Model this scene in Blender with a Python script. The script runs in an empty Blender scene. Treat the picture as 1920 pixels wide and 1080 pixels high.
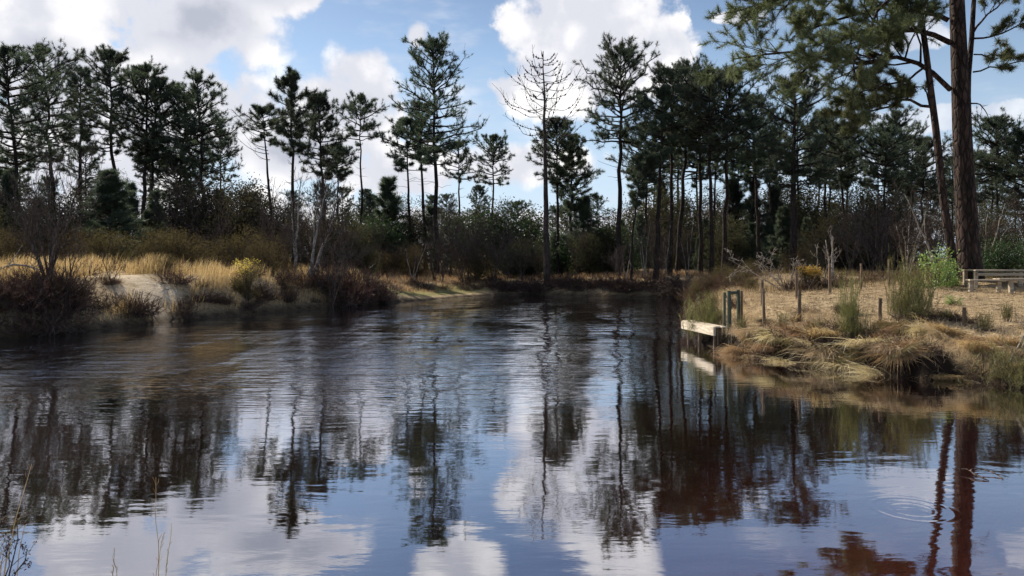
import bpy, math
import numpy as np
R = math.radians
S = bpy.context.scene
COL = S.collection
F = 1440.0            # focal length in photograph pixels (27 mm)
HOR = 486.0           # row of the horizon in the photograph
EYE = 2.2

# ---------------------------------------------------------------- camera
cam_d = bpy.data.cameras.new("camera")
cam = bpy.data.objects.new("camera", cam_d)
COL.objects.link(cam)
cam.location = (0, 0, EYE)
cam.rotation_euler = (R(90), 0, 0)
cam_d.sensor_width = 36
cam_d.lens = 36 * F / 1920
cam_d.shift_y = -(540 - HOR) / 1920
cam_d.clip_end = 4000
S.camera = cam
S.view_settings.view_transform = 'Standard'
S.view_settings.look = 'None'
S.view_settings.gamma = 1
S.view_settings.exposure = 0.62
S.cycles.max_bounces = 5; S.cycles.diffuse_bounces = 2; S.cycles.glossy_bounces = 2
S.cycles.transmission_bounces = 2; S.cycles.transparent_max_bounces = 4
S.cycles.use_adaptive_sampling = True; S.cycles.adaptive_threshold = 0.02

# ---------------------------------------------------------------- sun and sky
SUN_AZ = -42.0        # degrees left of the view axis (+Y)
SUN_EL = 38.0
sd = bpy.data.lights.new("sun", 'SUN')
sd.energy = 5.0
sd.angle = R(0.53)
sd.color = (1.0, 0.90, 0.76)
sun = bpy.data.objects.new("sun", sd)
COL.objects.link(sun)
sun.rotation_euler = (R(90 - SUN_EL), 0, R(180 - SUN_AZ))
# direction towards the sun must be (sin az cos el, cos az cos el, sin el)

W = bpy.data.worlds.new("World")
S.world = W
W.use_nodes = True
W.cycles.sampling_method = 'MANUAL'; W.cycles.sample_map_resolution = 512
NT = W.node_tree
NT.nodes.clear()

class G:
    """tiny node-graph helper"""
    def __init__(s, nt): s.nt = nt
    def n(s, typ, ins=None, **kw):
        nd = s.nt.nodes.new(typ)
        for k, v in kw.items(): setattr(nd, k, v)
        for k, v in (ins or {}).items(): s.put(nd.inputs[k], v)
        return nd
    def put(s, sock, v):
        if isinstance(v, bpy.types.NodeSocket): s.nt.links.new(v, sock)
        elif isinstance(v, bpy.types.Node): s.nt.links.new(v.outputs[0], sock)
        else: sock.default_value = v
    def m(s, op, a, b=None, c=None, clamp=False):
        nd = s.nt.nodes.new('ShaderNodeMath'); nd.operation = op; nd.use_clamp = clamp
        for i, v in enumerate((a, b, c)):
            if v is not None: s.put(nd.inputs[i], v)
        return nd.outputs[0]
    def v(s, op, a, b=None, c=None):
        nd = s.nt.nodes.new('ShaderNodeVectorMath'); nd.operation = op
        for i, x in enumerate((a, b, c)):
            if x is not None: s.put(nd.inputs[i], x)
        return nd.outputs['Value'] if op in ('LENGTH', 'DOT_PRODUCT', 'DISTANCE') else nd.outputs[0]
    def step(s, x, lo, hi, a=0.0, b=1.0):
        nd = s.nt.nodes.new('ShaderNodeMapRange'); nd.interpolation_type = 'SMOOTHSTEP'
        for i, v in enumerate((x, lo, hi, a, b)): s.put(nd.inputs[i], v)
        return nd.outputs[0]
    def mix(s, f, a, b):
        nd = s.nt.nodes.new('ShaderNodeMix'); nd.data_type = 'RGBA'
        s.put(nd.inputs[0], f)
        for k, v in ((6, a), (7, b)):
            s.put(nd.inputs[k], v if not isinstance(v, tuple) else (v + (1,))[:4])
        return nd.outputs[2]
    def noise(s, vec, scale, detail=4, rough=.5, dist=0.0):
        nd = s.nt.nodes.new('ShaderNodeTexNoise')
        if vec is not None: s.put(nd.inputs['Vector'], vec)
        nd.inputs['Scale'].default_value = scale; nd.inputs['Detail'].default_value = detail
        nd.inputs['Roughness'].default_value = rough; nd.inputs['Distortion'].default_value = dist
        return nd.outputs[0]
    def sep(s, v):
        nd = s.nt.nodes.new('ShaderNodeSeparateXYZ'); s.put(nd.inputs[0], v); return nd.outputs
    def comb(s, x, y, z):
        nd = s.nt.nodes.new('ShaderNodeCombineXYZ')
        for i, v in enumerate((x, y, z)): s.put(nd.inputs[i], v)
        return nd.outputs[0]

SKY_STR = 0.072
def build_sky():
    g = G(NT)
    sky = g.n('ShaderNodeTexSky', sky_type='NISHITA', sun_disc=False)
    sky.sun_elevation = R(SUN_EL); sky.sun_rotation = R(SUN_AZ)
    sky.altitude = 0; sky.air_density = 1.0; sky.dust_density = 0.25; sky.ozone_density = 2.0
    d = g.n('ShaderNodeTexCoord').outputs['Generated']
    x, y, z = g.sep(d)[:3]
    az = g.m('MULTIPLY', g.m('ARCTAN2', x, y), F)
    el = g.m('MULTIPLY', g.m('ARCSINE', z), F)
    n_big = g.m('SUBTRACT', g.noise(d, 5.0, 3, .55), .5)
    n_mid = g.m('SUBTRACT', g.noise(d, 13.0, 6, .58), .5)
    vo = g.n('ShaderNodeTexVoronoi', {'Vector': d, 'Scale': 15.0, 'Detail': 1.0, 'Roughness': .5}, feature='F1')
    puff = g.m('SUBTRACT', .55, vo.outputs['Distance'])
    P = g.comb(az, el, 0.0)
    def field(blobs):
        out = None
        for px, py, sx, sy in blobs:
            a = math.atan((px - 960) / F) * F
            e = math.atan((HOR - py) / math.hypot(F, px - 960)) * F
            q = g.v('MULTIPLY_ADD', P, (1 / sx, 1 / sy, 0), (-a / sx, -e / sy, 0))
            v = g.m('SUBTRACT', 1.0, g.v('LENGTH', q))
            out = v if out is None else g.m('MAXIMUM', out, v)
        return out
    # clouds: centre and half-size, all directions in the sky
    CL = [(60, 60, 120, 90), (110, 150, 170, 100), (370, 40, 190, 120), (330, 190, 230, 110), (120, 280, 300, 120), (430, 230, 120, 120),
          (680, 155, 95, 100), (640, 200, 140, 80), (570, 270, 190, 90), (778, 70, 34, 42),
          (1100, 50, 190, 130), (1090, 140, 190, 90), (1230, 95, 90, 75), (980, 170, 90, 50), (960, 310, 200, 50), (760, 320, 170, 60),
          (1720, 225, 200, 30), (1390, 30, 60, 16), (1640, 300, 240, 40),
          (200, -70, 190, 100), (590, -60, 120, 60), (860, -90, 110, 70), (1165, -70, 90, 80), (1690, 70, 80, 36), (1960, -60, 80, 50),
          (500, -40, 140, 90), (60, 420, 700, 90), (1000, 440, 900, 60)]
    D = field(CL)
    # scattered fair weather clouds over the rest of the dome
    D2 = g.m('MULTIPLY', g.step(g.m('ABSOLUTE', az), 1050, 1500), g.m('MULTIPLY_ADD', n_big, 3.2, -.05))
    D2 = g.m('SUBTRACT', D2, g.step(g.m('ABSOLUTE', az), 1500, 1000, 0, 3.0))
    D = g.m('MAXIMUM', D, D2)
    rag = g.m('ADD', g.m('MULTIPLY', n_mid, 1.5), g.m('MULTIPLY', puff, .42))
    D = g.m('ADD', D, rag)
    soft = g.step(n_big, -.12, .12, .16, .42)
    mask = g.step(D, .02, g.m('ADD', .02, soft))
    mask = g.m('MULTIPLY', mask, g.step(az, 350, 520, 1.0, .6))
    wisp = g.m('MULTIPLY', g.step(g.noise(g.v('MULTIPLY', d, (1, 1, 3.2)), 6.5, 4, .6), .50, .80), .55)
    mask = g.m('MAXIMUM', mask, wisp)
    # thick parts seen against the light turn grey, rims stay white
    GR = [(400, 30, 270, 130), (120, 120, 120, 60), (520, -60, 190, 100), (690, 215, 80, 45), (560, 300, 200, 60)]
    gr = g.m('ADD', field(GR), g.m('MULTIPLY', n_mid, .5))
    gr = g.m('MULTIPLY', g.step(gr, -.1, .85), g.step(D, .25, .8))
    fluff = g.step(g.m('ADD', n_mid, g.m('MULTIPLY', puff, .5)), -.22, .22)
    white = g.mix(fluff, (.50, .51, .56), (.82, .805, .795))
    ccol = g.mix(gr, white, (.335, .355, .42))
    ccol = g.v('SCALE', ccol); ccol.node.inputs['Scale'].default_value = 1.0 / SKY_STR
    tint = g.v('MULTIPLY', sky.outputs[0], (1.02, 1.02, 1.02))
    tint = g.mix(g.step(el, 420, -20, .12, .85), tint, (.435 / SKY_STR, .535 / SKY_STR, .67 / SKY_STR))
    tint = g.mix(g.m('MULTIPLY', g.step(el, 330, 680), g.step(az, -500, 300, .35, .8)), tint, (.062 / SKY_STR, .098 / SKY_STR, .215 / SKY_STR))
    c = g.mix(mask, tint, ccol)
    bg = g.n('ShaderNodeBackground', {'Color': c, 'Strength': SKY_STR})
    out = g.n('ShaderNodeOutputWorld')
    NT.links.new(bg.outputs[0], out.inputs[0])
build_sky()

# ---------------------------------------------------------------- helpers
class MB:
    """triangle collector -> ONE mesh object"""
    def __init__(s): s.V = []; s.T = []; s.M = []; s.A = []; s.nv = 0
    def add(s, V, T, mat=0, rnd=None):
        V = np.asarray(V, float).reshape(-1, 3); T = np.asarray(T, int).reshape(-1, 3)
        s.V.append(V); s.T.append(T + s.nv); s.M.append(np.full(len(T), mat))
        s.A.append(np.full(len(V), .5) if rnd is None else np.asarray(rnd, float)); s.nv += len(V)
        return s
    def build(s, name, mats, parent=None, smooth=False, loc=None):
        V = np.concatenate(s.V) if s.V else np.zeros((0, 3)); T = np.concatenate(s.T)
        me = bpy.data.meshes.new(name)
        me.vertices.add(len(V)); me.vertices.foreach_set('co', V.astype(np.float32).ravel())
        me.loops.add(len(T) * 3); me.loops.foreach_set('vertex_index', T.astype(np.int32).ravel())
        me.polygons.add(len(T)); me.polygons.foreach_set('loop_start', np.arange(0, len(T) * 3, 3, dtype=np.int32))
        me.polygons.foreach_set('material_index', np.concatenate(s.M).astype(np.int32))
        me.polygons.foreach_set('use_smooth', np.full(len(T), bool(smooth)))
        at = me.attributes.new('rnd', 'FLOAT', 'POINT'); at.data.foreach_set('value', np.concatenate(s.A).astype(np.float32))
        for m in (mats if isinstance(mats, (list, tuple)) else [mats]): me.materials.append(m)
        me.update(calc_edges=True)
        o = bpy.data.objects.new(name, me); COL.objects.link(o)
        if parent is not None: o.parent = parent
        if loc is not None: o.location = loc
        return o

def unit(a): return a / np.maximum(np.linalg.norm(a, axis=-1, keepdims=True), 1e-9)
def lerp(a, b, t): return a + (b - a) * t
def sstep(x, a, b):
    t = np.clip((x - a) / (b - a), 0, 1); return t * t * (3 - 2 * t)

def tubes(mb, P, Rd, sides=5, mat=0, rnd=None, cap=True):
    """P (N,K,3) paths, Rd (N,K) radii"""
    P = np.asarray(P, float); Rd = np.asarray(Rd, float)
    if P.ndim == 2: P = P[None]
    if Rd.ndim == 1: Rd = Rd[None]
    N, K, _ = P.shape
    T = np.empty_like(P); T[:, 1:-1] = P[:, 2:] - P[:, :-2]; T[:, 0] = P[:, 1] - P[:, 0]; T[:, -1] = P[:, -1] - P[:, -2]
    T = unit(T)
    ref = np.where(np.abs(T[:, :1, 2:3]) > .9, np.array([1., 0, 0]), np.array([0, 0, 1.]))
    U = unit(np.cross(T, np.broadcast_to(ref, T.shape))); Vv = np.cross(T, U)
    a = np.linspace(0, 2 * np.pi, sides, endpoint=False)
    ring = U[:, :, None] * np.cos(a)[None, None, :, None] + Vv[:, :, None] * np.sin(a)[None, None, :, None]
    X = P[:, :, None] + ring * Rd[:, :, None, None]
    idx = np.arange(N * K * sides).reshape(N, K, sides)
    A = idx[:, :-1]; B = np.roll(A, -1, 2); C = idx[:, 1:]; D = np.roll(C, -1, 2)
    t = np.concatenate([np.stack([A, B, D], -1).reshape(-1, 3), np.stack([A, D, C], -1).reshape(-1, 3)])
    if cap:
        caps = [np.stack([idx[:, -1, 0], idx[:, -1, i], idx[:, -1, i + 1]], -1) for i in range(1, sides - 1)]
        t = np.concatenate([t] + caps)
    r = None if rnd is None else np.repeat(rnd, K * sides)
    mb.add(X.reshape(-1, 3), t, mat, r)

def needles(mb, P, D, L, w, mat=0, rnd=None, rng=None):
    """thin triangles: base P, direction D, length L, width w"""
    n = len(P); L = np.broadcast_to(L, (n,)); w = np.broadcast_to(w, (n,))
    side = unit(np.cross(D, rng.normal(size=(n, 3)))) * (w * .5)[:, None]
    V = np.stack([P - side, P + side, P + D * L[:, None]], 1).reshape(-1, 3)
    mb.add(V, np.arange(n * 3).reshape(-1, 3), mat, None if rnd is None else np.repeat(rnd, 3))

def leaves(mb, P, L, w, rng, mat=0, rnd=None, up=.4):
    """small pointed leaves (two triangles folded along the midrib)"""
    n = len(P)
    D = unit(rng.normal(size=(n, 3)) + np.array([0, 0, up])); L = np.broadcast_to(L, (n,))[:, None]; w = np.broadcast_to(w, (n,))[:, None]
    Sd = unit(np.cross(D, rng.normal(size=(n, 3)))); Nn = np.cross(D, Sd)
    mid = P + D * L * .5
    V = np.stack([P, mid + Sd * w * .5 + Nn * w * .15, P + D * L, mid - Sd * w * .5 + Nn * w * .15], 1).reshape(-1, 3)
    b = np.arange(n)[:, None] * 4
    mb.add(V, np.concatenate([b + [0, 1, 2], b + [0, 2, 3]]), mat, None if rnd is None else np.repeat(rnd, 4))

def blades(mb, P, H, w, rng, lean=.35, mat=0, rnd=None, wind=(0, 0), droop=0.0):
    """grass blades bent in three segments"""
    n = len(P); H = np.broadcast_to(H, (n,)); w = np.broadcast_to(w, (n,))
    a = rng.uniform(0, 2 * np.pi, n); b = np.abs(rng.normal(0, lean, n))
    out = np.stack([np.cos(a) * b + wind[0], np.sin(a) * b + wind[1], np.zeros(n)], 1)
    sa = rng.uniform(0, np.pi, n)
    sd = np.stack([np.cos(sa), np.sin(sa), np.zeros(n)], 1) * (w * .5)[:, None]
    Hh = H[:, None]; z = np.array([0, 0, 1.])
    p1 = P + (z * .45 + out * .22) * Hh
    p2 = P + (z * (.80 - .25 * droop) + out * .62) * Hh
    p3 = P + (z * (1.0 - .75 * droop) + out * 1.1) * Hh
    V = np.stack([P - sd, P + sd, p1 - sd * .8, p1 + sd * .8, p2 - sd * .5, p2 + sd * .5, p3], 1).reshape(-1, 3)
    i = np.arange(n)[:, None] * 7
    T = np.concatenate([i + t for t in ([0, 1, 3], [0, 3, 2], [2, 3, 5], [2, 5, 4], [4, 5, 6])])
    mb.add(V, T, mat, np.repeat(rng.uniform(0, 1, n) if rnd is None else rnd, 7))

def interp(P, t):
    """P (N,K,3), t (N,m) -> points (N,m,3), tangents"""
    N, K, _ = P.shape
    f = np.clip(t, 0, .9999) * (K - 1); i = f.astype(int); r = (f - i)[..., None]; n = np.arange(N)[:, None]
    a = P[n, i]; b = P[n, i + 1]
    return a + (b - a) * r, unit(b - a)

def grow(rng, P, Rd, n, t0, t1, lf, ang, up=.3, K=4, wob=.08, rf=.6, flat=0.0, tip=.25):
    """children branches along parents; returns paths and radii"""
    N = len(P)
    t = rng.uniform(t0, t1, (N, n))
    st, tg = interp(P, t)
    pl = np.linalg.norm(np.diff(P, axis=1), axis=2).sum(1)
    fr = np.clip(t, 0, .9999) * (P.shape[1] - 1); ii = fr.astype(int); q = fr - ii; nn = np.arange(N)[:, None]
    pr = Rd[nn, ii] * (1 - q) + Rd[nn, ii + 1] * q
    perp = rng.normal(size=(N, n, 3)); perp[..., 2] *= (1 - flat)
    perp = unit(perp - (perp * tg).sum(-1, keepdims=True) * tg)
    an = R(ang) * rng.uniform(.65, 1.3, (N, n, 1))
    D = tg * np.cos(an) + perp * np.sin(an)
    L = pl[:, None] * lf * rng.uniform(.6, 1.25, (N, n)) * (1.15 - .6 * t)
    st = st.reshape(-1, 3); D = D.reshape(-1, 3); L = L.reshape(-1)
    s = np.linspace(0, 1, K)
    Q = st[:, None] + L[:, None, None] * (s[None, :, None] * D[:, None] + (up * s ** 2)[None, :, None] * np.array([0, 0, 1.]))
    w = rng.normal(0, 1, Q.shape) * (wob * L)[:, None, None] * s[None, :, None]
    Q = Q + w
    r = (pr.reshape(-1) * rf)[:, None] * np.linspace(1, tip, K)[None]
    return Q, r

# ---------------------------------------------------------------- materials
def new_mat(name):
    m = bpy.data.materials.new(name); m.use_nodes = True; m.node_tree.nodes.clear()
    return m, G(m.node_tree)
def finish(g, sh):
    o = g.n('ShaderNodeOutputMaterial'); g.nt.links.new(sh.outputs[0] if isinstance(sh, bpy.types.Node) else sh, o.inputs[0])

def mat_leaf(name, ca, cb, trans=.3, nscale=1.2, cc=None, gloss=.03):
    m, g = new_mat(name)
    oi = g.n('ShaderNodeObjectInfo'); tc = g.n('ShaderNodeTexCoord')
    at = g.n('ShaderNodeAttribute', attribute_name='rnd')
    nz = g.noise(tc.outputs['Object'], nscale, 3)
    f = g.m('ADD', g.m('MULTIPLY', at.outputs['Fac'], .6), g.m('MULTIPLY', g.step(nz, .35, .65), .4))
    c = g.mix(f, ca, cb)
    if cc: c = g.mix(g.step(at.outputs['Fac'], .86, .9), c, cc)
    hs = g.n('ShaderNodeHueSaturation', {'Color': c, 'Hue': g.m('MULTIPLY_ADD', oi.outputs['Random'], .035, .483),
                                         'Value': g.m('MULTIPLY_ADD', oi.outputs['Random'], .5, .75), 'Saturation': 1.0})
    d = g.n('ShaderNodeBsdfDiffuse', {'Color': hs.outputs[0]})
    t = g.n('ShaderNodeBsdfTranslucent', {'Color': hs.outputs[0]})
    mx = g.n('ShaderNodeMixShader', {0: trans, 1: d.outputs[0], 2: t.outputs[0]})
    if gloss:
        gl = g.n('ShaderNodeBsdfGlossy', {'Color': (.8, .85, .9, 1), 'Roughness': .45})
        mx = g.n('ShaderNodeMixShader', {0: gloss, 1: mx.outputs[0], 2: gl.outputs[0]})
    finish(g, mx); return m

def mat_bark(name, ca, cb, scale=6.0, stretch=.25, bump=.03, rough=.9):
    m, g = new_mat(name)
    tc = g.n('ShaderNodeTexCoord')
    v = g.v('MULTIPLY', tc.outputs['Object'], (1, 1, stretch))
    nz = g.noise(v, scale, 5, .6, .3); n2 = g.noise(tc.outputs['Object'], .8, 2)
    vo = g.n('ShaderNodeTexVoronoi', {'Vector': v, 'Scale': scale * 1.6}, feature='DISTANCE_TO_EDGE')
    crk = g.step(vo.outputs['Distance'], .0, .18)
    c = g.mix(g.step(nz, .35, .68), ca, cb)
    c = g.mix(g.m('MULTIPLY', g.step(n2, .45, .7), .35), c, tuple(x * .55 for x in ca))
    c = g.mix(g.m('MULTIPLY', g.m('SUBTRACT', 1.0, crk), .55), c, tuple(x * .4 for x in ca))
    b = g.n('ShaderNodeBump', {'Height': g.m('ADD', g.m('MULTIPLY', nz, .5), crk), 'Distance': bump, 'Strength': 1.0})
    p = g.n('ShaderNodeBsdfPrincipled', {'Base Color': c, 'Roughness': rough, 'Normal': b.outputs[0], 'Specular IOR Level': .2})
    finish(g, p); return m

def mat_wood(name, ca, cb, scale=9.0, axis=(1, 1, .12)):
    m, g = new_mat(name)
    tc = g.n('ShaderNodeTexCoord'); oi = g.n('ShaderNodeObjectInfo')
    v = g.v('MULTIPLY', tc.outputs['Object'], axis)
    nz = g.noise(v, scale * 2.2, 6, .65, .6); n2 = g.noise(tc.outputs['Object'], 3.0, 3)
    c = g.mix(g.step(nz, .3, .7), ca, cb)
    c = g.mix(g.m('MULTIPLY', g.step(n2, .5, .75), .5), c, tuple(x * .5 for x in ca))
    hs = g.n('ShaderNodeHueSaturation', {'Color': c, 'Value': g.m('MULTIPLY_ADD', oi.outputs['Random'], .4, .8)})
    b = g.n('ShaderNodeBump', {'Height': nz, 'Distance': .012, 'Strength': .7})
    p = g.n('ShaderNodeBsdfPrincipled', {'Base Color': hs.outputs[0], 'Roughness': .85, 'Normal': b.outputs[0], 'Specular IOR Level': .25})
    finish(g, p); return m

M = {}
M['needle'] = mat_leaf('pine_needles', (.036, .056, .038), (.105, .132, .074), .48)
M['needle_near'] = mat_leaf('near_pine_needles', (.065, .088, .042), (.175, .195, .082), .5, .8)
M['evergreen'] = mat_leaf('evergreen_leaves', (.034, .037, .022), (.098, .092, .050), .4, gloss=0)
M['olive'] = mat_leaf('olive_leaves', (.055, .058, .022), (.125, .118, .045), .35)
M['laurel'] = mat_leaf('laurel_leaves', (.14, .20, .045), (.32, .40, .095), .45, gloss=.05)
M['ivy'] = mat_leaf('dark_glossy_leaves', (.022, .044, .014), (.06, .105, .03), .35, gloss=.03)
M['gorse'] = mat_leaf('gorse_spines', (.066, .055, .028), (.155, .122, .056), .42, gloss=0)
M['flower'] = mat_leaf('gorse_flowers', (.60, .43, .08), (.74, .57, .16), .3, gloss=0)
M['broom'] = mat_leaf('broom_stems', (.12, .122, .034), (.28, .27, .088), .42)
M['heather'] = mat_leaf('heather', (.040, .022, .016), (.105, .060, .036), .25)
M['redheather'] = mat_leaf('red_heather', (.066, .030, .024), (.135, .070, .046), .3)
M['straw'] = mat_leaf('straw_grass', (.44, .33, .17), (.78, .64, .39), .35, .5)
M['tawny'] = mat_leaf('tawny_grass', (.28, .180, .082), (.58, .40, .20), .45, .5, cc=(.62, .48, .28))
M['mixgrass'] = mat_leaf('mixed_grass', (.16, .125, .05), (.36, .27, .12), .4, .5, cc=(.13, .15, .05))
M['twig'] = mat_bark('twig_bark', (.088, .066, .055), (.185, .142, .116), 9)
M['palewood'] = mat_bark('bleached_wood', (.26, .22, .18), (.46, .41, .35), 9, bump=.01)
M['birch'] = mat_bark('birch_bark', (.24, .21, .18), (.52, .49, .45), 5, 1.6, bump=.008)
M['bark'] = mat_bark('pine_bark', (.024, .018, .016), (.062, .045, .037), 7)
M['bark_near'] = mat_bark('thick_pine_bark', (.024, .017, .015), (.088, .058, .046), 5.0, .3, .06)
M['deadbark'] = mat_bark('dead_pine_bark', (.060, .046, .040), (.12, .09, .078), 9)
M['post'] = mat_wood('weathered_post_wood', (.105, .072, .046), (.24, .175, .12))
M['greenpost'] = mat_wood('mossy_post_wood', (.045, .060, .045), (.10, .125, .09))
M['greywood'] = mat_wood('grey_table_wood', (.28, .23, .17), (.52, .44, .33), axis=(.12, 1, 1))
M['plank'] = mat_wood('bleached_plank_wood', (.36, .30, .22), (.66, .58, .45), axis=(1, .12, 1))
M['wire'] = mat_wood('rusty_wire', (.06, .05, .04), (.12, .10, .08))

# ---------------------------------------------------------------- terrain
POND = np.array([(-14.2, 21.3), (-13.1, 23.3), (-12.3, 25.6), (-11.9, 27.4), (-10.6, 29.9), (-8.6, 34.4), (-7.2, 37.2), (-6.3, 38.6),
                 (-4.6, 41.2), (-3.1, 44.6), (-1.0, 47.5), (1.3, 48.2), (3.6, 46.6), (5.9, 45.2), (8.2, 44.6), (10.2, 44.0), (10.6, 41.5), (9.2, 38.0),
                 (8.0, 34.5), (6.6, 29.5), (5.6, 25.2), (5.15, 22.0), (5.05, 20.2), (5.0, 18.5), (5.2, 17.4), (5.75, 16.6), (6.2, 15.7), (6.8, 15.2),
                 (7.3, 14.4), (7.8, 14.05), (8.9, 13.5), (10.4, 12.9), (13, 11.5), (15, 6.5), (13, 4.3), (7, 4.0), (2, 4.35), (-1.5, 4.45), (-3.2, 4.85), (-5.5, 4.3), (-12, 3.5),
                 (-22, 5), (-30, 10), (-27, 17), (-19, 20.2)])
def sdf(X, Y):
    """distance to the pond outline, positive on land"""
    p = np.stack([X, Y], -1).reshape(-1, 2)
    a = POND; b = np.roll(POND, -1, 0)
    best = np.full(len(p), 1e9); ins = np.zeros(len(p), bool)
    for (ax, ay), (bx, by) in zip(a, b):
        ex, ey = bx - ax, by - ay
        t = np.clip(((p[:, 0] - ax) * ex + (p[:, 1] - ay) * ey) / (ex * ex + ey * ey), 0, 1)
        best = np.minimum(best, np.hypot(p[:, 0] - ax - t * ex, p[:, 1] - ay - t * ey))
        c = ((ay > p[:, 1]) != (by > p[:, 1])) & (p[:, 0] < ex * (p[:, 1] - ay) / (ey if ey else 1e-9) + ax)
        ins ^= c
    return np.where(ins, -best, best).reshape(np.shape(X))
_rg = np.random.default_rng(5)
_wv = [(_rg.uniform(.15, .9), _rg.uniform(0, 6.28), _rg.uniform(0, 6.28)) for _ in range(14)]
def bumps(X, Y):
    o = 0
    for k, a, ph in _wv: o = o + np.sin((X * np.cos(a) + Y * np.sin(a)) * k * 2.2 + ph) / (1 + 2 * k)
    return o / 5
CP = np.array([  # x, y, plateau height, bank width
    (-15, 23.5, 1.45, 2.2), (-13.6, 27, 1.55, 3.2), (-11.5, 32, 1.5, 2.0), (-9, 37.5, 1.2, 1.8), (-16, 32, 1.7, 3), (-22, 40, 1.8, 4), (-12, 42, 1.5, 3), (-26, 24, 1.6, 2.5),
    (-5.5, 45, .45, 4.5), (-3, 50, .7, 5), (-3, 57, 1.25, 6), (2, 53, .9, 3), (7, 50, 1.0, 3), (12, 47, 1.15, 3), (10, 60, 1.4, 5), (-10, 55, 1.4, 5),
    (11, 37, 1.1, 2.2), (8.5, 29, 1.0, 1.8), (6.6, 24, .85, 1.4), (5.7, 19.5, .72, 1.6), (6.5, 18.0, .74, 1.9), (7.4, 16.8, .65, 2.2), (9.1, 15.8, .58, 2.4), (9.6, 16.5, .64, 2.4), (11, 13.5, .55, 2.2),
    (7.8, 21, .93, 1.5), (9, 22, 1.06, 1.5), (10.5, 23, 1.16, 1.5), (12, 24, 1.30, 1.5), (13.8, 21.5, 1.13, 1.5), (14.5, 25, 1.5, 2), (18, 24, 1.4, 2), (13, 17.5, .8, 1.5), (20, 30, 1.8, 2), (13, 34, 1.5, 2),
    (0, 2, .45, 1.2), (-6, 2, .45, 1.2), (8, 1.5, .5, 1.5), (-35, 0, 1, 3), (0, -20, .8, 2), (20, 5, .8, 2)])
def ragged(X, Y):
    m = sstep(X, 3.5, 5.5) * sstep(Y, 9, 11) * sstep(Y, 19, 17.6)
    return m * (.16 * np.sin(X * 5.1 + Y * 2.3) + .12 * np.sin(X * 9.7 - Y * 6.1 + 1) + .07 * np.sin(X * 17 + Y * 15))
def terrain(X, Y, detail=True):
    X = np.asarray(X, float); Y = np.asarray(Y, float)
    s = sdf(X, Y)
    if detail: s = s + ragged(X, Y)
    w = 1.0 / (((X[..., None] - CP[:, 0]) ** 2 + (Y[..., None] - CP[:, 1]) ** 2) ** 1.5 + .3)
    ws = w.sum(-1)
    H = (w * CP[:, 2]).sum(-1) / ws; B = (w * CP[:, 3]).sum(-1) / ws
    far = np.clip((np.hypot(X, Y - 30) - 60) / 200, 0, 1)
    H = H + far * 1.5
    u = np.clip(s / B, 0, 1)
    lip = .30 * sstep(X, 3.5, 5) * sstep(Y, 30, 26) * sstep(s, 0, .22)
    land = np.maximum(H * (1 - (1 - u) ** 1.7), lip + H * u * .8) + .02
    if detail: land = land + bumps(X, Y) * .10 * np.clip(s / 1.5, 0, 1) + bumps(X * 3.1, Y * 3.1) * .04 * np.clip(s / 1, 0, 1)
    bed = -.02 - np.minimum(1.6, np.clip(-s, 0, None) * .33)
    return np.where(s > 0, land, bed)
def tz(x, y): return float(terrain(np.array([x]), np.array([y]))[0])
def X_(px, d): return (px - 960) / F * d
def Z_(py, d): return EYE - (py - HOR) / F * d
def base(px, d): x = X_(px, d); return (x, d, tz(x, d))

SAND = [((-12.3, 26.8), (-13.2, 27.2), .38), ((-13.4, 27.0), (-13.2, 28.2), .5), ((-12.9, 28.3), (-15.6, 28.6), .55)]
def sand_amt(X, Y):
    o = np.full(np.shape(X), -9.0)
    for (a, b, r) in SAND:
        ex, ey = b[0] - a[0], b[1] - a[1]
        t = np.clip(((X - a[0]) * ex + (Y - a[1]) * ey) / (ex * ex + ey * ey), 0, 1)
        o = np.maximum(o, 1 - np.hypot(X - a[0] - t * ex, Y - a[1] - t * ey) / r)
    return np.clip(o * 2 + .5 + bumps(X * 4, Y * 4) * 1.0 + bumps(X * 11, Y * 11) * .9, 0, 1)

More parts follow.
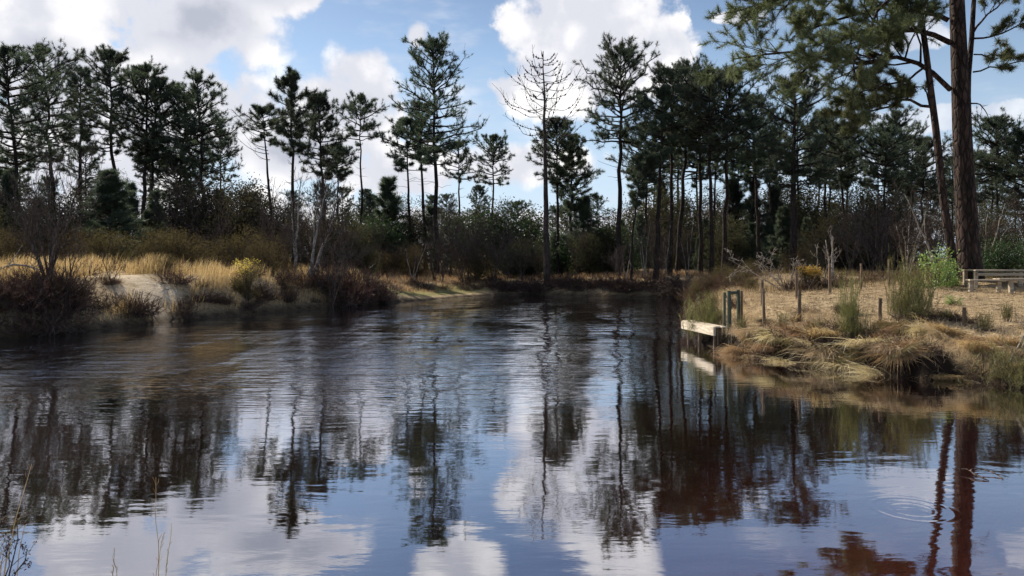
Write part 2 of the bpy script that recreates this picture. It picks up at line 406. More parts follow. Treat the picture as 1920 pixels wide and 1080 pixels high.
def build_ground():
    def axis(lo, hi, st, far):
        core = np.arange(lo, hi, st); out = []; p = hi; d = st
        while p < far: out.append(p); d *= 1.22; p += d
        neg = []; p = lo - st; d = st
        while p > -far: neg.append(p); d *= 1.22; p -= d
        return np.concatenate([np.array(neg[::-1]), core, np.array(out + [far])])
    xs = axis(-26, 24, .28, 1500); ys = axis(1, 60, .28, 1500)
    Xg, Yg = np.meshgrid(xs, ys)
    Z = np.concatenate([terrain(Xg[i:i + 20], Yg[i:i + 20]) for i in range(0, len(ys), 20)])
    V = np.stack([Xg, Yg, Z], -1).reshape(-1, 3)
    nx, ny = len(xs), len(ys)
    i = (np.arange(ny - 1)[:, None] * nx + np.arange(nx - 1)[None]).ravel()
    T = np.concatenate([np.stack([i, i + 1, i + nx + 1], -1), np.stack([i, i + nx + 1, i + nx], -1)])
    mb = MB(); mb.add(V, T)
    m, g = new_mat('ground_soil')
    tc = g.n('ShaderNodeTexCoord').outputs['Object']
    at = lambda nm: g.n('ShaderNodeAttribute', attribute_name=nm).outputs['Fac']
    n1 = g.noise(tc, .7, 5, .6); n2 = g.noise(tc, 7, 5, .65); n3 = g.noise(tc, 28, 4, .7)
    n4 = g.noise(tc, 2.1, 4, .65)
    litter = g.mix(g.step(n2, .35, .65), (.085, .060, .038), (.22, .155, .09))
    straw = g.mix(g.step(n2, .3, .7), (.34, .25, .145), (.62, .49, .30))
    straw = g.mix(g.m('MULTIPLY', g.step(n3, .42, .62), .5), straw, (.11, .075, .040))
    sand = g.mix(g.step(n2, .3, .7), (.56, .44, .29), (.78, .66, .48))
    sand = g.mix(g.m('MULTIPLY', g.m('MAXIMUM', g.step(n3, .52, .64), g.step(n4, .56, .66)), .75), sand, (.20, .14, .09))
    bed = g.mix(g.step(n1, .35, .65), (.010, .008, .006), (.030, .019, .013))
    c = g.mix(g.m('MULTIPLY', at('straw'), g.m('MULTIPLY', g.step(n1, .2, .5, .55, 1), g.step(n4, .36, .52, .45, 1))), litter, straw)
    c = g.mix(at('sand'), c, sand)
    c = g.mix(at('mud_and_shade'), c, (.028, .02, .014)); c = g.mix(at('bed'), c, bed)  # dark soil tone, also the undercut shade painted on the right bank
    redsand = g.mix(g.step(n1, .3, .7), (.120, .050, .042), (.180, .076, .065))
    c = g.mix(at('redsand'), c, redsand)
    green = g.mix(g.step(n2, .35, .6), (.20, .16, .07), (.20, .22, .06))
    c = g.mix(g.m('MULTIPLY', at('green'), .8), c, green)
    b = g.n('ShaderNodeBump', {'Height': g.m('ADD', n2, g.m('MULTIPLY', n3, .4)), 'Distance': .10, 'Strength': .8})
    p = g.n('ShaderNodeBsdfPrincipled', {'Base Color': c, 'Roughness': .95, 'Normal': b.outputs[0], 'Specular IOR Level': .1})
    finish(g, p)
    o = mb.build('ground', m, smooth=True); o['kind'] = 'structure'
    s = sdf(V[:, 0], V[:, 1]); x, y = V[:, 0], V[:, 1]
    def put(nm, a): q = o.data.attributes.new(nm, 'FLOAT', 'POINT'); q.data.foreach_set('value', np.clip(a, 0, 1).astype(np.float32))
    right = sstep(x, 3.5, 5) * sstep(y, 36, 30) * sstep(y, 8, 11) * sstep(x, 24, 20)
    left = sstep(x, -6, -8) * sstep(s, 9, 6) * sstep(y, 20, 22)
    mid = sstep(y, 37, 39) * sstep(s, 9, 6)
    s0 = s; s = s + ragged(x, y)
    put('straw', np.maximum(np.maximum(right, left), mid)); put('sand', sand_amt(x, y) * (s > .1))
    put('mud_and_shade', np.where(np.abs(s) < .5, 1 - np.abs(s - .05) / .35, 0) + right * (1 - sstep(s, .15, .7))); put('bed', sstep(s, .02, -.15))  # mud at the waterline, widened on the right as painted undercut shade
    put('redsand', sstep(s, -.5, -1.4) * sstep(x, -.6, 4.6) * sstep(y, 15, 8))
    put('green', sstep(x, -7.5, -6) * sstep(x, 0, -3) * sstep(y, 38, 39) * sstep(s, .4, .8) * sstep(s, 4, 2.5))
build_ground()

def build_water():
    mb = MB()
    xs = [-60, 30]; ys = [-.5, 60]
    mb.add([(xs[0], 2.2, 0), (xs[1], 2.2, 0), (xs[1], 52, 0), (xs[0], 52, 0)], [(0, 1, 2), (0, 2, 3)])
    m, g = new_mat('tannin_water')
    tc = g.n('ShaderNodeTexCoord').outputs['Object']
    x, y, _ = g.sep(tc)[:3]
    # wind ripples: strongest in the middle of the pond, calm in the lee of the right bank and at our feet
    A = g.step(y, 9.0, 16.0, .02, .88)
    patch = g.step(g.noise(g.v('MULTIPLY', tc, (.5, .22, 1)), 1.0, 3), .35, .62, .35, 1.0)
    lee = g.step(g.m('SUBTRACT', x, g.m('MULTIPLY', y, .17)), -1.4, .9, 1.0, .12)
    lee = g.m('MAXIMUM', lee, g.step(y, 19, 25))
    lb = g.step(g.m('SUBTRACT', g.m('ADD', x, 23.2), g.m('MULTIPLY', y, .44)), .6, 3.2, .45, 1.0)
    A = g.m('MULTIPLY', g.m('MULTIPLY', g.m('MULTIPLY', A, patch), lee), lb)
    rot = g.n('ShaderNodeMapping', {'Vector': tc, 'Rotation': (0, 0, R(7)), 'Scale': (.7, 3.0, 1)})
    w1 = g.noise(rot.outputs[0], 1.0, 2, .45, .5)
    rot2 = g.n('ShaderNodeMapping', {'Vector': tc, 'Rotation': (0, 0, R(-9)), 'Scale': (1.9, 8.5, 1)})
    w2 = g.noise(rot2.outputs[0], 1.0, 2, .5, .4)
    w0 = g.noise(g.n('ShaderNodeMapping', {'Vector': tc, 'Rotation': (0, 0, R(4)), 'Scale': (.38, 1.5, 1)}).outputs[0], 1.0, 1, .45, .4)
    w3 = g.noise(g.v('MULTIPLY', tc, (9, 18, 1)), 1.0, 2, .6)
    h = g.m('ADD', g.m('MULTIPLY', w1, .031), g.m('MULTIPLY', w2, .021)); h = g.m('ADD', h, g.m('MULTIPLY', w3, g.m('MULTIPLY_ADD', g.m('MULTIPLY', g.step(x, 1, -5), g.step(y, 12, 18)), .006, .0045)))
    h = g.m('MULTIPLY', h, g.step(y, 17, 27, 1.0, .6))
    h = g.m('ADD', h, g.m('MULTIPLY', w0, g.step(y, 12, 22, 0, .050)))
    h = g.m('MULTIPLY', h, A)
    swell = g.noise(g.v('MULTIPLY', tc, (.7, 1.6, 1)), 1.0, 2, .5, .6)
    h = g.m('ADD', h, g.m('MULTIPLY', swell, .0032))
    small = g.noise(g.v('MULTIPLY', tc, (3.5, 9, 1)), 1.0, 3, .55)
    h = g.m('ADD', h, g.m('MULTIPLY', small, g.m('MULTIPLY', .0011, g.step(y, 5, 12, .5, 1.0))))
    for (cx, cy, r0, wd, am) in RINGS:
        r = g.v('DISTANCE', g.comb(x, y, 0.0), (cx, cy, 0))
        e = g.m('SUBTRACT', 1.0, g.m('DIVIDE', g.m('ABSOLUTE', g.m('SUBTRACT', r, r0)), wd), clamp=True)
        h = g.m('ADD', h, g.m('MULTIPLY', g.m('MULTIPLY', g.m('SINE', g.m('MULTIPLY', r, 62.0)), e), am))
    b = g.n('ShaderNodeBump', {'Height': h, 'Distance': 1.0, 'Strength': 1.0})
    cs = g.m('ABSOLUTE', g.v('DOT_PRODUCT', b.outputs[0], g.n('ShaderNodeNewGeometry').outputs['Incoming']))
    fr = g.m('MULTIPLY_ADD', g.m('POWER', g.m('SUBTRACT', 1.0, cs, clamp=True), 5.0), .98, .02)
    fac = g.m('MULTIPLY_ADD', fr, .72, .43, clamp=True)
    gl = g.n('ShaderNodeBsdfGlossy', {'Color': (.94, .95, 1, 1), 'Roughness': .025, 'Normal': b.outputs[0]})
    tr = g.n('ShaderNodeBsdfTransparent', {'Color': (.86, .66, .57, 1)})
    mx = g.n('ShaderNodeMixShader', {0: fac, 1: tr.outputs[0], 2: gl.outputs[0]})
    finish(g, mx)
    o = mb.build('water', m); o['kind'] = 'structure'
RINGS = [(3.52, 6.76, .33, .08, .00026), (3.52, 6.76, .18, .05, .00014), (4.86, 7.75, .16, .05, .0002)]
build_water()

# ---------------------------------------------------------------- things
def tag(o, label, cat, group=None, kind=None):
    if label: o['label'] = label
    if cat: o['category'] = cat
    if group: o['group'] = group
    if kind: o['kind'] = kind
    return o
def thing(name, label, cat, loc, group=None, rz=0.0):
    o = bpy.data.objects.new(name, None); COL.objects.link(o); o.empty_display_size = .2
    o.location = loc; o.rotation_euler = (0, 0, rz)
    return tag(o, label, cat, group)
def dup(root, loc, rz, sc, label=None, group=None, tilt=(0, 0)):
    r = root.copy(); COL.objects.link(r); r.location = loc; r.rotation_euler = (tilt[0], tilt[1], rz)
    r.scale = sc if isinstance(sc, tuple) else (sc, sc, sc)
    if label: r['label'] = label
    if group: r['group'] = group
    for ch in list(root.children):
        c = ch.copy(); COL.objects.link(c); c.parent = r
    return r

PROF = {'round': lambda u: np.sqrt(np.clip(1 - ((u - .45) / .62) ** 2, .02, 1)),
        'flat': lambda u: np.clip(.55 + 1.1 * u, 0, 1) * np.sqrt(np.clip(1 - ((u - .45) / .62) ** 2, .05, 1)),
        'cone': lambda u: np.clip(1.05 - .85 * u, .12, 1) * np.clip(.5 + 2 * u, 0, 1),
        'open': lambda u: np.clip(1.0 - .38 * u, 0, 1) * np.clip(.5 + 1.5 * u, 0, 1) * np.sqrt(np.clip(1.05 - u ** 4, .05, 1))}
def pine_meshes(root, seed, H, r0, R0, cb=.5, lean=(0, 0), bow=(0, 0), prof='round', dens=1.0, asym=None, nn=26, nl=.22, nw=.019, stubs=12, whorl=.035, fol=None, bark=None, fork=None, trunk_name='trunk'):
    rng = np.random.default_rng(seed)
    K = 14; t = np.linspace(0, 1, K)
    bowc = np.sin(t * np.pi)
    TP = np.stack([lean[0] * t + bow[0] * bowc + rng.normal(0, .004 * H, K) * bowc, lean[1] * t + bow[1] * bowc + rng.normal(0, .004 * H, K) * bowc, H * t], 1)
    TP[0, 2] = -.25
    TR = r0 * (1 - .86 * t ** 1.1); TR[0] *= 1.35
    wood = MB(); leaf = MB()
    tubes(wood, TP, TR, 9)
    # whorled limbs
    hs = []; az = []; u = cb
    while u < .985:
        k = rng.integers(3, 6); a0 = rng.uniform(0, 6.28)
        for j in range(k): hs.append(u + rng.normal(0, .008)); az.append(a0 + j * 6.283 / k + rng.normal(0, .3))
        u += whorl * rng.uniform(.7, 1.35) * (1.15 - .4 * u)
    hs = np.clip(np.array(hs), 0, .985); az = np.array(az); n = len(hs)
    uu = np.clip((hs - cb) / (1 - cb), 0, 1)
    L = R0 * PROF[prof](uu) * rng.uniform(.68, 1.12, n)
    drop = rng.uniform(size=n) < .12; L[drop] *= .45
    if asym: L *= 1 + asym[1] * np.cos(az - asym[0])
    L *= 1 + .20 * np.sin(az * 2 + hs * H * 1.9 + seed) + .15 * np.sin(az * 3 - hs * H * 3.1)
    L[rng.uniform(size=n) < .05] *= 1.3
    e0 = R(2) + R(48) * uu ** 1.5 + rng.normal(0, .13, n)
    L = np.minimum(L, 1.12 * R0); L = np.minimum(L, (H * (1 - hs) * .95 + .12) / (np.sin(np.abs(e0)) * .95 + .2))
    L = np.maximum(L, .10 * R0)
    st, _ = interp(TP[None], hs[None]); st = st[0]
    D0 = np.stack([np.cos(az) * np.cos(e0), np.sin(az) * np.cos(e0), np.sin(e0)], 1)
    s = np.linspace(0, 1, 6)
    BP = st[:, None] + L[:, None, None] * (s[None, :, None] * D0[:, None] + (rng.uniform(.04, .26, (n, 1)) * s[None] ** 2.2)[:, :, None] * np.array([0, 0, 1.]))
    BP += rng.normal(0, .045, BP.shape) * (L[:, None, None] * s[None, :, None])
    br = np.clip(.018 * L + .012, .012, .09)
    BR = br[:, None] * np.linspace(1, .3, 6)[None]
    tubes(wood, BP, BR, 4, cap=False)
    # dead stubs under the crown
    if stubs:
        hz = rng.uniform(cb * .45, cb, stubs); a = rng.uniform(0, 6.28, stubs); ll = R0 * rng.uniform(.12, .5, stubs)
        st2, _ = interp(TP[None], hz[None]); st2 = st2[0]
        D = np.stack([np.cos(a), np.sin(a), rng.uniform(-.1, .5, stubs)], 1)
        SP = st2[:, None] + ll[:, None, None] * s[None, :4, None] / s[3] * D[:, None] + rng.normal(0, .04, (stubs, 4, 3)) * ll[:, None, None]
        SP[:, 0] = st2
        tubes(wood, SP, np.full((stubs, 1), .018) * np.linspace(1, .35, 4)[None], 3, cap=False)
    # branchlets
    m = max(4, int(round(9.5 * dens)))
    Q, qr = grow(rng, BP, BR, m, .30, 1.0, .34, 52, .28, 4, .08, .55, .45)
    tubes(wood, Q, np.maximum(qr, .006), 3, cap=False)
    # tufts at the ends
    c1, d1 = interp(Q, rng.uniform(.35, 1.0, (len(Q), 3))); c1 = c1.reshape(-1, 3); d1 = d1.reshape(-1, 3)
    c3, d3 = interp(BP, rng.uniform(.5, 1.0, (n, 4)))
    c1 = np.concatenate([c1, c3.reshape(-1, 3)]); d1 = np.concatenate([d1, d3.reshape(-1, 3)])
    c2 = BP[:, -1]; d2 = unit(BP[:, -1] - BP[:, -2])
    top = TP[-1:] + rng.normal(0, .12, (4, 3)) - [0, 0, .15]; td = np.tile([0, 0, 1.], (4, 1))
    C = np.concatenate([c1, c2, top]); Dd = np.concatenate([d1, d2, td])
    keep = rng.uniform(size=len(C)) < .80; C = C[keep]; Dd = Dd[keep]
    size = rng.uniform(.75, 1.3, len(C)) * nl
    tr = rng.uniform(0, 1, len(C))
    P = np.repeat(C, nn, 0); dirs = unit(rng.normal(size=(len(P), 3)) * .9 + np.repeat(Dd, nn, 0) * .4 + np.array([0, 0, .28]))
    P = P - np.repeat(Dd, nn, 0) * (rng.uniform(0, .8, len(P)) * np.repeat(size, nn))[:, None]
    needles(leaf, P, dirs, np.repeat(size, nn) * rng.uniform(.7, 1.2, len(P)), nw, 0, np.clip(np.repeat(tr, nn) * .7 + rng.uniform(0, .3, len(P)), 0, 1), rng)
    wood.build(trunk_name, bark or M['bark'], root, smooth=True)
    leaf.build('crown', fol or M['needle'], root)

def pine(px, d, pxt, topy, cby, hw, label, seed, prof='round', r0=None, bow=0.0, dens=1.0, group=None, **kw):
    if px < 440: d *= 1.36
    b = base(px, d)
    H = Z_(topy, d) - b[2]
    root = thing('pine_tree', label, 'pine tree', b, group)
    if px < 440: kw.setdefault('nl', .27); kw.setdefault('nw', .024)
    cb = (Z_(cby, d) - b[2]) / H
    pine_meshes(root, seed, H, r0 or .0125 * H, (1.34 if px < 500 else 1.36) * hw * d / F, cb - (.05 if px < 500 else 0), ((pxt - px) * d / F, 0), (bow * d / F, 0), prof, dens, **kw)
    return root

#      px   d   pxt topy cby hw
PINES = [
    (38, 40, 8, 92, 300, 72, 'tall dark pine at the left edge with a leaning trunk and full crown', 1, 'round', dict(dens=1.3, bow=4)),
    (108, 47, 80, 92, 300, 52, 'narrow-crowned tall pine behind the bare multi-stemmed shrub', 2, 'round', dict(dens=1.1)),
    (152, 52, 152, 130, 260, 46, 'shorter pine between the narrow-crowned and the straight slender left pines', 3, 'open', dict()),
    (214, 46, 206, 98, 265, 56, 'straight slender pine with a rounded top and long clean trunk above the sand', 4, 'round', dict(dens=1.0)),
    (267, 44, 277, 126, 285, 62, 'broad-topped pine, the left stem of the close pair behind the tall grass', 5, 'flat', dict(dens=1.2)),
    (286, 45, 300, 150, 300, 60, 'pine with a bowed trunk, the right stem of the close pair', 6, 'flat', dict(bow=-8)),
    (319, 44, 352, 180, 310, 56, 'pine whose thin trunk leans strongly to the right under a low crown', 7, 'flat', dict(dens=1.0)),
    (388, 43, 369, 138, 330, 62, 'open airy pine with see-through branches beside the strongly leaning pine', 8, 'open', dict(dens=.62, stubs=16)),
    (517, 50, 492, 205, 262, 34, 'small-crowned pine with long bare branches reaching out to the left', 9, 'round', dict(dens=1.1, stubs=4)),
    (551, 40, 545, 138, 285, 40, 'slender pine with a pointed dark crown rising behind the pale birches', 10, 'open', dict(r0=.12, dens=.9)),
    (612, 49, 597, 178, 330, 46, 'ragged dark pine just right of the pointed pine by the birches', 11, 'open', dict(dens=1.0)),
    (634, 55, 632, 275, 335, 26, 'little round pine crown low between the birches and the lone lollipop pine', 12, 'round', dict()),
    (676, 60, 676, 183, 268, 38, 'lone pine with a small ball-shaped crown on a thin bare trunk', 13, 'round', dict(dens=1.1, r0=.13)),
    (770, 58, 762, 225, 322, 46, 'dark pine leaning left beside the tallest central pine', 14, 'open', dict(dens=1.0)),
    (799, 60, 786, 195, 300, 44, 'straight pine half hidden by the tallest central pine', 15, 'open', dict()),
    (819, 55, 812, 80, 310, 74, 'tallest pine in the centre, airy tiered crown on a long straight trunk', 16, 'open', dict(dens=1.15, r0=.19, whorl=.029)),
    (862, 70, 860, 268, 340, 30, 'thin distant pine right of the tallest central pine', 17, 'round', dict(dens=.7)),
    (922, 72, 926, 256, 345, 44, 'rounded pine standing alone against the sky left of the dead pine', 18, 'open', dict(dens=1.0)),
    (1046, 53, 1044, 226, 345, 50, 'bushy pine directly behind the dead pine', 19, 'open', dict(dens=1.1)),
    (1068, 55, 1074, 255, 400, 46, 'second bushy pine, just right of the dead pine trunk', 20, 'cone', dict(dens=1.0)),
    (1160, 49, 1165, 90, 262, 64, 'tall straight pine with a domed open crown at the left end of the right-hand wood', 24, 'round', dict(dens=1.0, r0=.19, whorl=.029)),
    (1230, 47, 1244, 170, 300, 52, 'leaning pine next to the domed pine at the edge of the right-hand wood', 22, 'flat', dict(r0=.17)),
    (1256, 49, 1262, 130, 290, 60, 'dark full-crowned pine, left trunk of a twin in the right-hand wood', 23, 'flat', dict(dens=1.2)),
    (1270, 52, 1296, 122, 280, 62, 'dark full-crowned pine, right trunk of a twin in the right-hand wood', 24, 'flat', dict(dens=1.2)),
    (1336, 47, 1330, 138, 300, 60, 'dark pine whose bare trunk stands closest to the water in the right-hand wood', 25, 'flat', dict(dens=1.2)),
    (1313, 52, 1312, 150, 290, 52, 'slim pine behind the trunk nearest the water', 26, 'flat', dict()),
    (1357, 50, 1368, 135, 300, 60, 'dark pine right of the trunk nearest the water with a rounded top', 27, 'round', dict(dens=1.2)),
    (1425, 51, 1408, 180, 320, 48, 'pine with a left-leaning trunk behind the low green gate', 28, 'flat', dict()),
    (1487, 43, 1490, 143, 345, 70, 'large conical pine with visible tiered limbs in the middle of the right-hand wood', 29, 'open', dict(dens=1.0, r0=.22, whorl=.032)),
    (1588, 52, 1572, 232, 350, 56, 'mid-height pine with a wide low crown below the big foreground boughs', 30, 'open', dict(dens=1.1)),
    (1545, 56, 1548, 215, 330, 46, 'thin-trunked pine between the conical pine and the wide low one', 31, 'open', dict()),
    (1656, 50, 1662, 243, 360, 58, 'round-topped pine seen through the gap left of the thin foreground pine', 32, 'round', dict(dens=1.1)),
    (1728, 58, 1732, 262, 370, 46, 'distant pine just left of the thin foreground trunk', 33, 'round', dict()),
    (1872, 52, 1868, 225, 350, 62, 'rounded pine right of the thick foreground trunk', 34, 'round', dict(dens=1.2)),
    (1930, 50, 1925, 250, 400, 60, 'pine cut off by the right edge of the picture', 35, 'round', dict(dens=1.2)),
]
PINE_OBJ = [pine(p[0], p[1], p[2], p[3], p[4], p[5], p[6], p[7] + 100, p[8], **p[9]) for p in PINES]

def curved_pine():
    b = base(1184, 46)
    t = thing('pine_tree', 'thin crooked young pine bending right between the domed and the leaning pines', 'pine tree', b)
    pine_meshes(t, 77, Z_(290, 46) - b[2], .10, 1.1, .62, (1.0, 0), (-.35, 0), 'flat', .8)
curved_pine()

def dead_pine():
    d = 50; b = base(1026, d); rng = np.random.default_rng(31)
    root = thing('dead_pine', 'leafless dead pine with rings of upcurved bare branches, alone by the far shore', 'dead tree', b)
    H = Z_(96, d) - b[2]; K = 14; t = np.linspace(0, 1, K)
    TP = np.stack([(-8 * d / F) * t + rng.normal(0, .03, K), rng.normal(0, .03, K), H * t], 1); TP[0, 2] = -.3
    TR = .23 * (1 - .9 * t); wood = MB(); tubes(wood, TP, TR, 9); wood.build('trunk', M['deadbark'], root, smooth=True)
    br = MB(); hs = []; az = []; Ls = []
    for u, L, k in ((.615, 1.6, 3), (.665, 2.9, 5), (.71, 3.2, 6), (.75, 3.0, 6), (.79, 2.8, 6), (.83, 2.5, 6), (.865, 2.0, 6), (.90, 1.5, 5), (.935, 1.05, 5), (.965, .7, 4)):
        a0 = rng.uniform(0, 6.28)
        for j in range(k): hs.append(u + rng.normal(0, .006)); az.append(a0 + j * 6.283 / k + rng.normal(0, .2)); Ls.append(1.15 * L * rng.choice([.35, .7, .9, 1, 1.1], p=[.1, .2, .25, .25, .2]))
    hs, az, Ls = map(np.array, (hs, az, Ls)); n = len(hs)
    st, _ = interp(TP[None], hs[None]); st = st[0]; s = np.linspace(0, 1, 8)
    D = np.stack([np.cos(az), np.sin(az), rng.normal(.02, .08, n)], 1)
    BP = st[:, None] + Ls[:, None, None] * ((s * 1.0 - .12 * s ** 3)[None, :, None] * D[:, None] + (rng.uniform(.28, .62, (n, 1)) * s[None] ** 2.4 - rng.uniform(-.02, .16, (n, 1)) * np.sin(s * 3.1)[None])[:, :, None] * np.array([0, 0, 1.]))
    BP += rng.normal(0, .022, BP.shape) * Ls[:, None, None] * s[None, :, None]
    BR = np.linspace(.025, .009, 8)[None] * np.ones((n, 1)); tubes(br, BP, BR, 4)
    Q, qr = grow(rng, BP, BR, 6, .3, .98, .22, 45, .2, 4, .08, .6); tubes(br, Q, np.maximum(qr, .008), 3)
    cp, _ = interp(BP, rng.uniform(.3, .97, (n, 5))); cp = cp.reshape(-1, 3)                       # old cones left on the limbs
    tubes(br, np.stack([cp + [0, 0, -.05], cp, cp + [0, 0, .07]], 1), np.tile([.02, .045, .015], (len(cp), 1)), 4)
    br.build('crown', M['deadbark'], root, smooth=True)
dead_pine()

def bare_limbs(px, d, py, side, seed, root):
    """long leafless boughs of one pine"""
    rng = np.random.default_rng(seed); mb = MB(); s = np.linspace(0, 1, 7); P = []
    for k in range(9):
        y = py + 8 * k + rng.uniform(-4, 4); L = rng.uniform(.9, 2.3); a = math.pi * (.5 + .5 * side) + rng.normal(0, .6)
        st = np.array([X_(px + k * 1.6, d) - root.location[0], 0, Z_(y, d) - root.location[2]])
        P.append(st + L * (s[:, None] * np.array([math.cos(a), math.sin(a), .02]) + (.5 * s ** 2.3)[:, None] * np.array([0, 0, 1.])))
    P = np.array(P); rr = np.linspace(.026, .009, 7)[None] * np.ones((len(P), 1)); tubes(mb, P, rr, 4)
    Q, qr = grow(rng, P, rr, 4, .35, .95, .3, 40, .3, 3); tubes(mb, Q, np.maximum(qr, .007), 3)
    mb.build('bare_boughs', M['deadbark'], root)
bare_limbs(493, 50, 232, 1, 41, PINE_OBJ[8])

# ------------------------------------------------ the big foreground pine and its two thin neighbours
def limb_path(pts, d0, d1, org, K=9):
    pts = np.array(pts, float); n = len(pts); tt = np.linspace(0, 1, n); t = np.linspace(0, 1, K)
    px = np.interp(t, tt, pts[:, 0]); py = np.interp(t, tt, pts[:, 1]); d = lerp(d0, d1, t ** 1.2)
    return np.stack([(px - 960) / F * d, d, EYE - (py - HOR) / F * d], 1) - np.array(org)
def near_pine(label, px, d, trunk_pts, r_base, r_top, limbs, seed, tuft_dens=1.0, extra_bare=(), cat='pine tree'):
    rng = np.random.default_rng(seed); b = base(px, d)
    root = thing('pine_tree', label, cat, b)
    K = 16
    TP = limb_path(trunk_pts, d, d, b, K); TP[0, 2] = -.3
    t = np.linspace(0, 1, K); TR = lerp(r_base, r_top, t); TR[0] *= 1.4; TR[1] *= 1.08
    wood = MB(); leaf = MB(); tubes(wood, TP, TR, 14)
    bp = []; rr = []
    for pts, d1, r, dn in limbs: bp.append(limb_path(pts, d, d1, b)); rr.append(np.linspace(r, max(.012, r * .25), 9))
    BP = np.array(bp); BR = np.array(rr)
    BP[:, 1:] += rng.normal(0, .03, BP[:, 1:].shape)
    tubes(wood, BP, BR, 7)
    for pts, d1, r in extra_bare:
        p = limb_path(pts, d, d1, b); r_ = np.linspace(r, r * .3, 9); tubes(wood, p, r_, 5)
        q, qr = grow(rng, p[None], r_[None], 5, .2, .95, .3, 50, .1, 4); tubes(wood, q, np.maximum(qr, .004), 3)
    C = []; Dd = []
    for (pts, d1, r, dn), p, q in zip(limbs, BP, BR):
        if dn <= 0: continue
        m = int(13 * dn)
        A, ar = grow(rng, p[None], q[None], m, .22, 1.0, .30, 48, .10, 5, .07, .5, .3, .3)
        tubes(wood, A, np.maximum(ar, .007), 4, cap=False)
        B, brr = grow(rng, A, ar, 6, .25, 1.0, .42, 45, .12, 4, .08, .55, .2); tubes(wood, B, np.maximum(brr, .005), 3, cap=False)
        c, dd = interp(B, rng.uniform(.35, 1.0, (len(B), int(4 * tuft_dens + .5)))); C.append(c.reshape(-1, 3)); Dd.append(dd.reshape(-1, 3))
        c, dd = interp(A, rng.uniform(.5, 1.0, (len(A), 3))); C.append(c.reshape(-1, 3)); Dd.append(dd.reshape(-1, 3))
    C = np.concatenate(C); Dd = np.concatenate(Dd); nn = 34; size = rng.uniform(.14, .24, len(C)); tr = rng.uniform(0, 1, len(C))
    P = np.repeat(C, nn, 0); D2 = np.repeat(Dd, nn, 0)
    dirs = unit(rng.normal(size=P.shape) * .6 + D2 * .65 + np.array([0, 0, .2]))
    P = P - D2 * (rng.uniform(0, 1.1, len(P)) * np.repeat(size, nn))[:, None]
    needles(leaf, P, dirs, np.repeat(size, nn) * rng.uniform(.7, 1.15, len(P)), .011, 0, np.clip(np.repeat(tr, nn) * .75 + rng.uniform(0, .25, len(P)), 0, 1), rng)
    wood.build('trunk', M['bark_near'], root, smooth=True); leaf.build('crown', M['needle_near'], root)
    return root
near_pine('huge foreground pine with a thick dark trunk beside the picnic table', 1817, 24.5,
          [(1817, 520), (1814, 440), (1808, 330), (1803, 230), (1799, 120), (1794, 0), (1790, -150), (1780, -380)], .355, .165,
          [([(1782, 168), (1747, 134), (1724, 116), (1680, 107), (1620, 118), (1569, 116), (1500, 96), (1430, 104), (1375, 112)], 22.5, .085, 2.1),
           ([(1782, 80), (1739, 62), (1698, 54), (1640, 52), (1580, 70), (1530, 110), (1500, 140)], 21.5, .09, 1.6),
           ([(1778, 38), (1743, 26), (1650, 8), (1595, 30), (1540, 50), (1490, 50)], 25.5, .08, 1.7),
           ([(1775, -60), (1700, -60), (1600, -40), (1520, -20), (1450, 0), (1415, 8)], 22.5, .09, 2.3),
           ([(1770, -90), (1700, -100), (1620, -50), (1560, 0), (1520, 30)], 26.5, .08, 1.8),
           ([(1778, -30), (1720, -20), (1660, 0), (1630, 50), (1605, 100), (1600, 150)], 21.0, .07, 1.5),
           ([(1790, -40), (1750, -30), (1715, 10), (1690, 40), (1660, 80)], 22.0, .06, 1.3),
           ([(1770, -200), (1650, -260), (1500, -260), (1400, -220)], 24, .08, 1.5),
           ([(1790, -240), (1900, -320), (2000, -330)], 24, .08, .8),
           ([(1790, -150), (1870, -200), (1980, -190), (2060, -150)], 25.5, .08, 1.4),
           ([(1785, -350), (1760, -470), (1740, -560)], 24, .09, 2.0)], 301, 1.0)
near_pine('thin leaning foreground pine left of the thick trunk', 1788, 23.8,
          [(1788, 500), (1779, 440), (1768, 370), (1757, 260), (1748, 190), (1738, 110), (1727, 30), (1716, -80)], .135, .07,
          [([(1744, 200), (1717, 191), (1680, 191), (1647, 202), (1615, 215), (1585, 225)], 22.6, .05, 1.7),
           ([(1741, 120), (1700, 150), (1660, 160), (1620, 170), (1590, 185)], 22.2, .04, 1.3),
           ([(1725, 20), (1690, 60), (1650, 100), (1630, 150)], 24.5, .04, 1.2),
           ([(1752, 220), (1735, 160), (1700, 170), (1690, 180)], 24.5, .025, .6)], 302, .9)
near_pine('slender pine with sparse twiggy boughs on the right of the thick trunk', 1826, 25.5,
          [(1826, 500), (1822, 380), (1817, 260), (1814, 160), (1822, 70), (1826, 0), (1832, -90)], .12, .06,
          [([(1824, 135), (1865, 126), (1920, 117), (1960, 115)], 24.5, .03, .55),
           ([(1826, 102), (1872, 104), (1920, 108)], 26.0, .025, .6),
           ([(1826, 72), (1873, 63), (1920, 44), (1970, 30)], 24.5, .035, .7),
           ([(1822, 66), (1850, 30), (1890, -5), (1930, -30)], 26.0, .04, .7),
           ([(1830, -40), (1880, -50), (1940, 10)], 25, .035, .7)], 303, .6,
          extra_bare=[([(1817, 194), (1836, 194), (1848, 208), (1855, 224)], 25, .028)])

